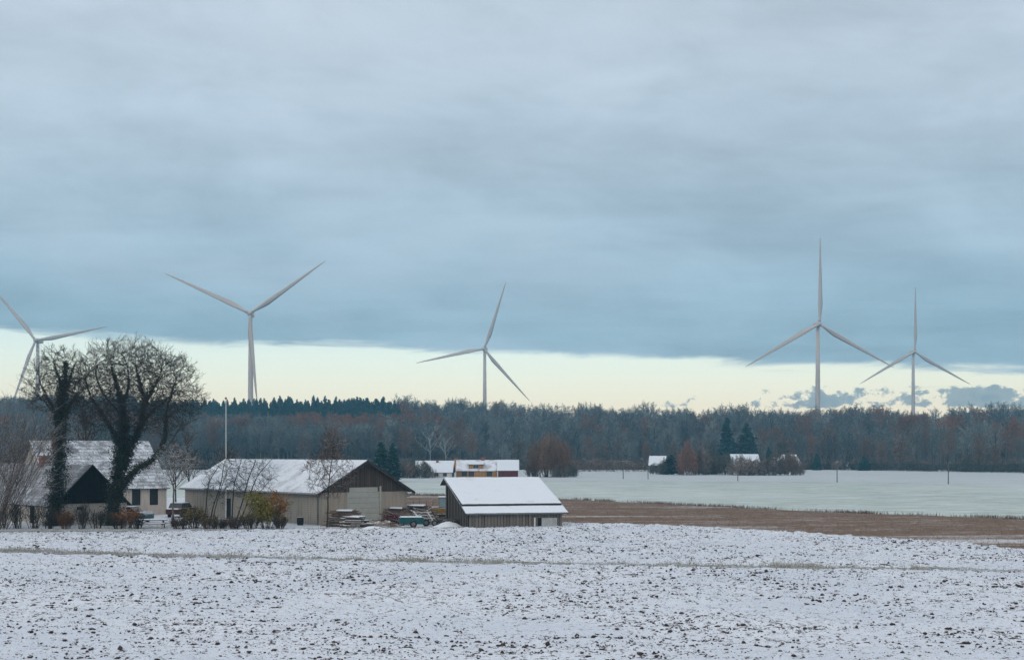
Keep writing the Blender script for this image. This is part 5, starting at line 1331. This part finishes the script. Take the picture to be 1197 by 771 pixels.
# evergreen round bushes
def round_bush(px, Y, py0, py1, wpx, label, seed):
    rs = np.random.RandomState(seed); x = gx(px, Y); H = gz(py1, Y); wid = wpx*Y/FPX
    n = 6000; v = rs.normal(size=(n, 3)); v /= np.linalg.norm(v, axis=1, keepdims=True)
    r = rs.uniform(.45, 1.02, n)**.5*(.72+.5*fbm(v[:, 0]*2+5, v[:, 2]*2+v[:, 1]*2+5, seed, 3))
    lob = np.array([(0,0,.45,.42),(0,0,.72,.30),(.42,.1,.28,.36),(-.45,-.1,.26,.36),(.1,-.4,.30,.36),(-.1,.4,.3,.36),(.28,-.2,.55,.30),(-.25,-.2,.6,.28),(.62,.0,.12,.26),(-.62,0,.13,.26)])
    L = lob[rs.randint(0, len(lob), n)]
    C = np.stack([(L[:, 0]+v[:, 0]*r*L[:, 3]*1.1)*wid/2, (L[:, 1]+v[:, 1]*r*L[:, 3]*1.1)*wid/2, (L[:, 2]+v[:, 2]*r*L[:, 3]*.9)*H], -1); C = C[C[:, 2] > .02]; n = len(C)
    V, F = cards(C, np.full(n, .26), rs); t = thing('evergreen_bush', label, 'bush', (x,Y,float(hill_z(x, Y))-.05))
    np_obj('leaves', V, F, m_needle, t); tr = tubes([(0,0,-.2,0,0,H*.6,.2,.08)], 6); np_obj('trunk', tr[0], tr[1], m_bark, t)
round_bush(819, 470, 552, 524.5, 20, 'dark rounded evergreen behind the orange brown bush', 3)
round_bush(838, 470, 552, 533, 12, 'small dark evergreen left of the taller spruce foot', 8)
round_bush(912, 455, 553, 538, 16, 'low dark evergreen at the right end of the garden bushes', 9)
round_bush(1010, 535, 549, 533, 16, 'dark evergreen bush rising over the long dark hedge', 10)
round_bush(830, 452, 553, 536, 22, 'broad dark evergreen left of the tall spruces', 12)
round_bush(886, 452, 553, 539, 18, 'dark evergreen before the white cottage roof', 13)
round_bush(899, 500, 545, 522, 13, 'dark upright evergreen right of the cottage roof', 4)
round_bush(921, 500, 545, 526, 14, 'round dark evergreen bush beside the white gable', 5)
round_bush(955, 545, 551, 529, 12, 'dark evergreen bush at the left end of the long dark hedge', 6)
# hedges
m_darkhedge = plain('dark_hedge_twig', rgb(.07,.085,.075), rgb(.04,.05,.045), .4)
def hedge(name, label, px0, px1, Y0_, Y1_, h, seed, mat=m_scrub):
    rs = np.random.RandomState(seed); x0, x1 = gx(px0, Y0_), gx(px1, Y1_); n = int(abs(x1-x0)*220)
    f = rs.rand(n); x = x0+(x1-x0)*f; y = Y0_+(Y1_-Y0_)*f; top = h*(.75+.5*fbm(x*.35, x*0+2, seed, 3))
    C = np.stack([x-x0, y-Y0_+rs.normal(0, .8, n), rs.rand(n)**.8*top+.02], -1)
    V1, F1 = cards(C[: n//2], np.full(n//2, .2), rs)
    S = np.concatenate([C[n//2:], C[n//2:]+rs.normal(size=(n-n//2, 3))*np.array([.25,.25,.3])+np.array([0,0,.35]), np.full((n-n//2, 1), .045), np.full((n-n//2, 1), .02)], 1)
    V, F, M = merge([(V1, F1, 0), (*ribbons(S, rs), 0)])
    o = np_obj(name, V, F, mat); o.location = (x0,Y0_,float(hill_z(x0, Y0_))); tag(o, label, 'hedge'); return o
hedge('hedge', 'long dark hedge left of the small far cottage', 664, 760, 505, 505, 3.4, 2, m_scrub)
hedge('hedge', 'long dark hedge along the foot of the right wood', 962, 1210, 562, 464, 2.6, 3, m_darkhedge)
hedge('hedge', 'dark hedge behind the yard, reaching from the barn gable to the far farm', 400, 500, 384, 384, 2.2, 4, m_scrub)

# ------------------------------------------------------------------ the wood: its edge tree by tree, the rest as masses
rngw = random.Random(99)
def edge_trees():
    k = 0; labs = {'g': 'bare grey tree among others along the near edge of the far wood', 'r': 'tree with russet crown along the near edge of the far wood', 'b': 'low bare scrubby tree at the foot of the far wood'}
    x = -235.
    while x < 232:
        right = x > -20
        Y = float(wood_edge(x))+rngw.uniform(2, 16)+(0 if right else 16); pr = rngw.random()
        if right:
            if pr < .5: v = rngw.choice(bushy); s = rngw.uniform(.75, 1.35); n, l, g = 'scrub_tree', labs['b'], 'scrubby trees along the wood edge'
            elif pr < .88: v = rngw.choice(grey); s = rngw.uniform(.5, .8); n, l, g = 'bare_tree', labs['g'], 'bare trees along the wood edge'
            else: v = rngw.choice(rust); s = rngw.uniform(.5, .72); n, l, g = 'russet_tree', labs['r'], 'russet trees along the wood edge'
            st = rngw.uniform(4.0, 7.0)
        else:
            if pr < .25: v = rngw.choice(bushy); s = rngw.uniform(.8, 1.4); n, l, g = 'scrub_tree', labs['b'], 'scrubby trees along the wood edge'
            elif pr < .80: v = rngw.choice(grey); s = rngw.uniform(.78, 1.0); n, l, g = 'bare_tree', labs['g'], 'bare trees along the wood edge'
            else: v = rngw.choice(rust); s = rngw.uniform(.8, 1.0); n, l, g = 'russet_tree', labs['r'], 'russet trees along the wood edge'
            st = rngw.uniform(4.0, 6.5)
        plant(v, n, l, x, Y, s*rngw.uniform(.95, 1.15), rngw.uniform(0, 6.28), g, 'tree', s); x += st; k += 1
edge_trees()
def scatter(name, label, cat, protos, P, rz, sc, var):
    """one mass of trees: points that carry instances of the prototypes"""
    c = bpy.data.collections.new(name+'_kinds')
    for i, me in enumerate(protos): c.objects.link(bpy.data.objects.new('%s_kind_%02d' % (name, i), me))
    me = bpy.data.meshes.new(name); me.vertices.add(len(P)); me.vertices.foreach_set('co', np.asarray(P, np.float32).ravel())
    for nm, ty, dat, key in (('rz','FLOAT',rz,'value'), ('sc','FLOAT_VECTOR',sc,'vector'), ('var','INT',var,'value')):
        at_ = me.attributes.new(nm, ty, 'POINT'); at_.data.foreach_set(key, np.asarray(dat, np.int32 if ty == 'INT' else np.float32).ravel())
    o = link(bpy.data.objects.new(name, me)); tag(o, label, cat, None, 'stuff')
    g = bpy.data.node_groups.new(name, 'GeometryNodeTree'); g.interface.new_socket('Geometry', in_out='INPUT', socket_type='NodeSocketGeometry'); g.interface.new_socket('Geometry', in_out='OUTPUT', socket_type='NodeSocketGeometry')
    N = g.nodes.new; gi, go = N('NodeGroupInput'), N('NodeGroupOutput'); ip = N('GeometryNodeInstanceOnPoints'); ci = N('GeometryNodeCollectionInfo')
    ci.inputs['Collection'].default_value = c; ci.inputs['Separate Children'].default_value = True; ci.inputs['Reset Children'].default_value = True
    def attr(nm, ty):
        a = N('GeometryNodeInputNamedAttribute'); a.data_type = ty; a.inputs['Name'].default_value = nm; return a.outputs['Attribute']
    e = N('FunctionNodeEulerToRotation'); cx = N('ShaderNodeCombineXYZ'); L = g.links.new
    L(attr('rz', 'FLOAT'), cx.inputs[2]); L(cx.outputs[0], e.inputs[0])
    L(gi.outputs[0], ip.inputs['Points']); L(ci.outputs[0], ip.inputs['Instance']); ip.inputs['Pick Instance'].default_value = True
    L(attr('var', 'INT'), ip.inputs['Instance Index']); L(e.outputs[0], ip.inputs['Rotation']); L(attr('sc', 'FLOAT_VECTOR'), ip.inputs['Scale']); L(ip.outputs[0], go.inputs[0])
    o.modifiers.new('trees', 'NODES').node_group = g
    return o
def woods():
    rs = np.random.RandomState(17)
    def pts(n, x0, x1, y0, y1, p=1.):
        y = y0+(y1-y0)*rs.rand(n)**p; x = rs.uniform(x0, x1, n)*(y/y0)**.9; k = y > wood_edge(x)+22; return x[k], y[k]
    # broad-leaved wood, right and middle
    xs, ys, ss, vs = [], [], [], []
    x, y = pts(2000, -40, 262, 470, 960, 1.); s = rs.uniform(.70, 1.05, len(x))*(.72+.38*sstep(20, 130, y-wood_edge(x)))*(.82+.36*fbm(x/16, y/200, 33, 2)); xs.append(x); ys.append(y); ss.append(s)
    # nearer wood on the left, up to the conifers
    x, y = pts(900, -275, -30, 598, 690); s = rs.uniform(.88, 1.1, len(x))*np.where(y < 630, .85, 1.); xs.append(x); ys.append(y); ss.append(s)
    # behind it, left end and right of the conifers
    x, y = pts(700, -300, -190, 700, 940); s = rs.uniform(.85, 1.1, len(x)); xs.append(x); ys.append(y); ss.append(s)
    x, y = np.concatenate(xs), np.concatenate(ys); s = np.concatenate(ss)
    top = fbm(x/38, y/30, 71, 3)   # drifts of russet beech
    edge = (x < -20) & (y < 690)
    v = np.where(rs.rand(len(x)) < np.where(edge, sstep(.36, .55, top)*.8*sstep(615, 650, y)+.05, sstep(.52, .68, top)*(.28+.3*sstep(110, 190, x))+.03), 5+rs.randint(0, 3, len(x)), rs.randint(0, 5, len(x)))
    scatter('deciduous_wood', 'mass of bare grey and russet trees covering the low hill', 'wood', [g[1] for g in grey]+[r[1] for r in rust], np.stack([x, y, hill_z(x, y)-.1], -1), rs.uniform(0, 6.28, len(x)), np.stack([s*1.1, s*1.1, s], -1), v)
    # conifers on the hill, left
    x, y = pts(900, -215, -18, 745, 955); k = x/y > -.27
    x, y = x[k], y[k]; k = x/y < -.035+.02*(fbm(y/30, y*0, 4, 2)-.5); x, y = x[k], y[k]; s = rs.uniform(.72, 1.02, len(x))*(.85+.3*fbm(x/22, y/80, 44, 2))
    scatter('conifer_wood', 'mass of dark spruces on the hill behind the bare wood', 'wood', [p[1] for p in spr], np.stack([x, y, hill_z(x, y)-.1], -1), rs.uniform(0, 6.28, len(x)), np.stack([s, s, s], -1), rs.randint(0, 3, len(x)))
    # undergrowth along the wood edge
    n = 520; x = rs.uniform(-260, 260, n); y = wood_edge(x)-2+rs.rand(n)*30+np.where(x < -20, 12, 0); s = rs.uniform(.5, 1.3, n)
    scatter('undergrowth', 'low brown undergrowth along the foot of the wood', 'undergrowth', [b_[1] for b_ in bush], np.stack([x, y, hill_z(x, y)-.05], -1), rs.uniform(0, 6.28, n), np.stack([s*1.3, s*1.3, s], -1), rs.randint(0, 3, n))
woods()
def skyline_spruces():
    for i in range(30):
        px = 325+i*6.8+rngw.uniform(-2, 2); Y = rngw.uniform(955, 985); x = gx(px, Y)
        s = rngw.uniform(.78, 1.18)*(1.0 if px < 480 else .85)
        plant(rngw.choice(spr), 'skyline_spruce', 'dark pointed spruce on the skyline of the hill behind the barn', x, Y, s*.85, rngw.uniform(0, 6), 'spruces on the skyline', 'tree', s)
skyline_spruces()
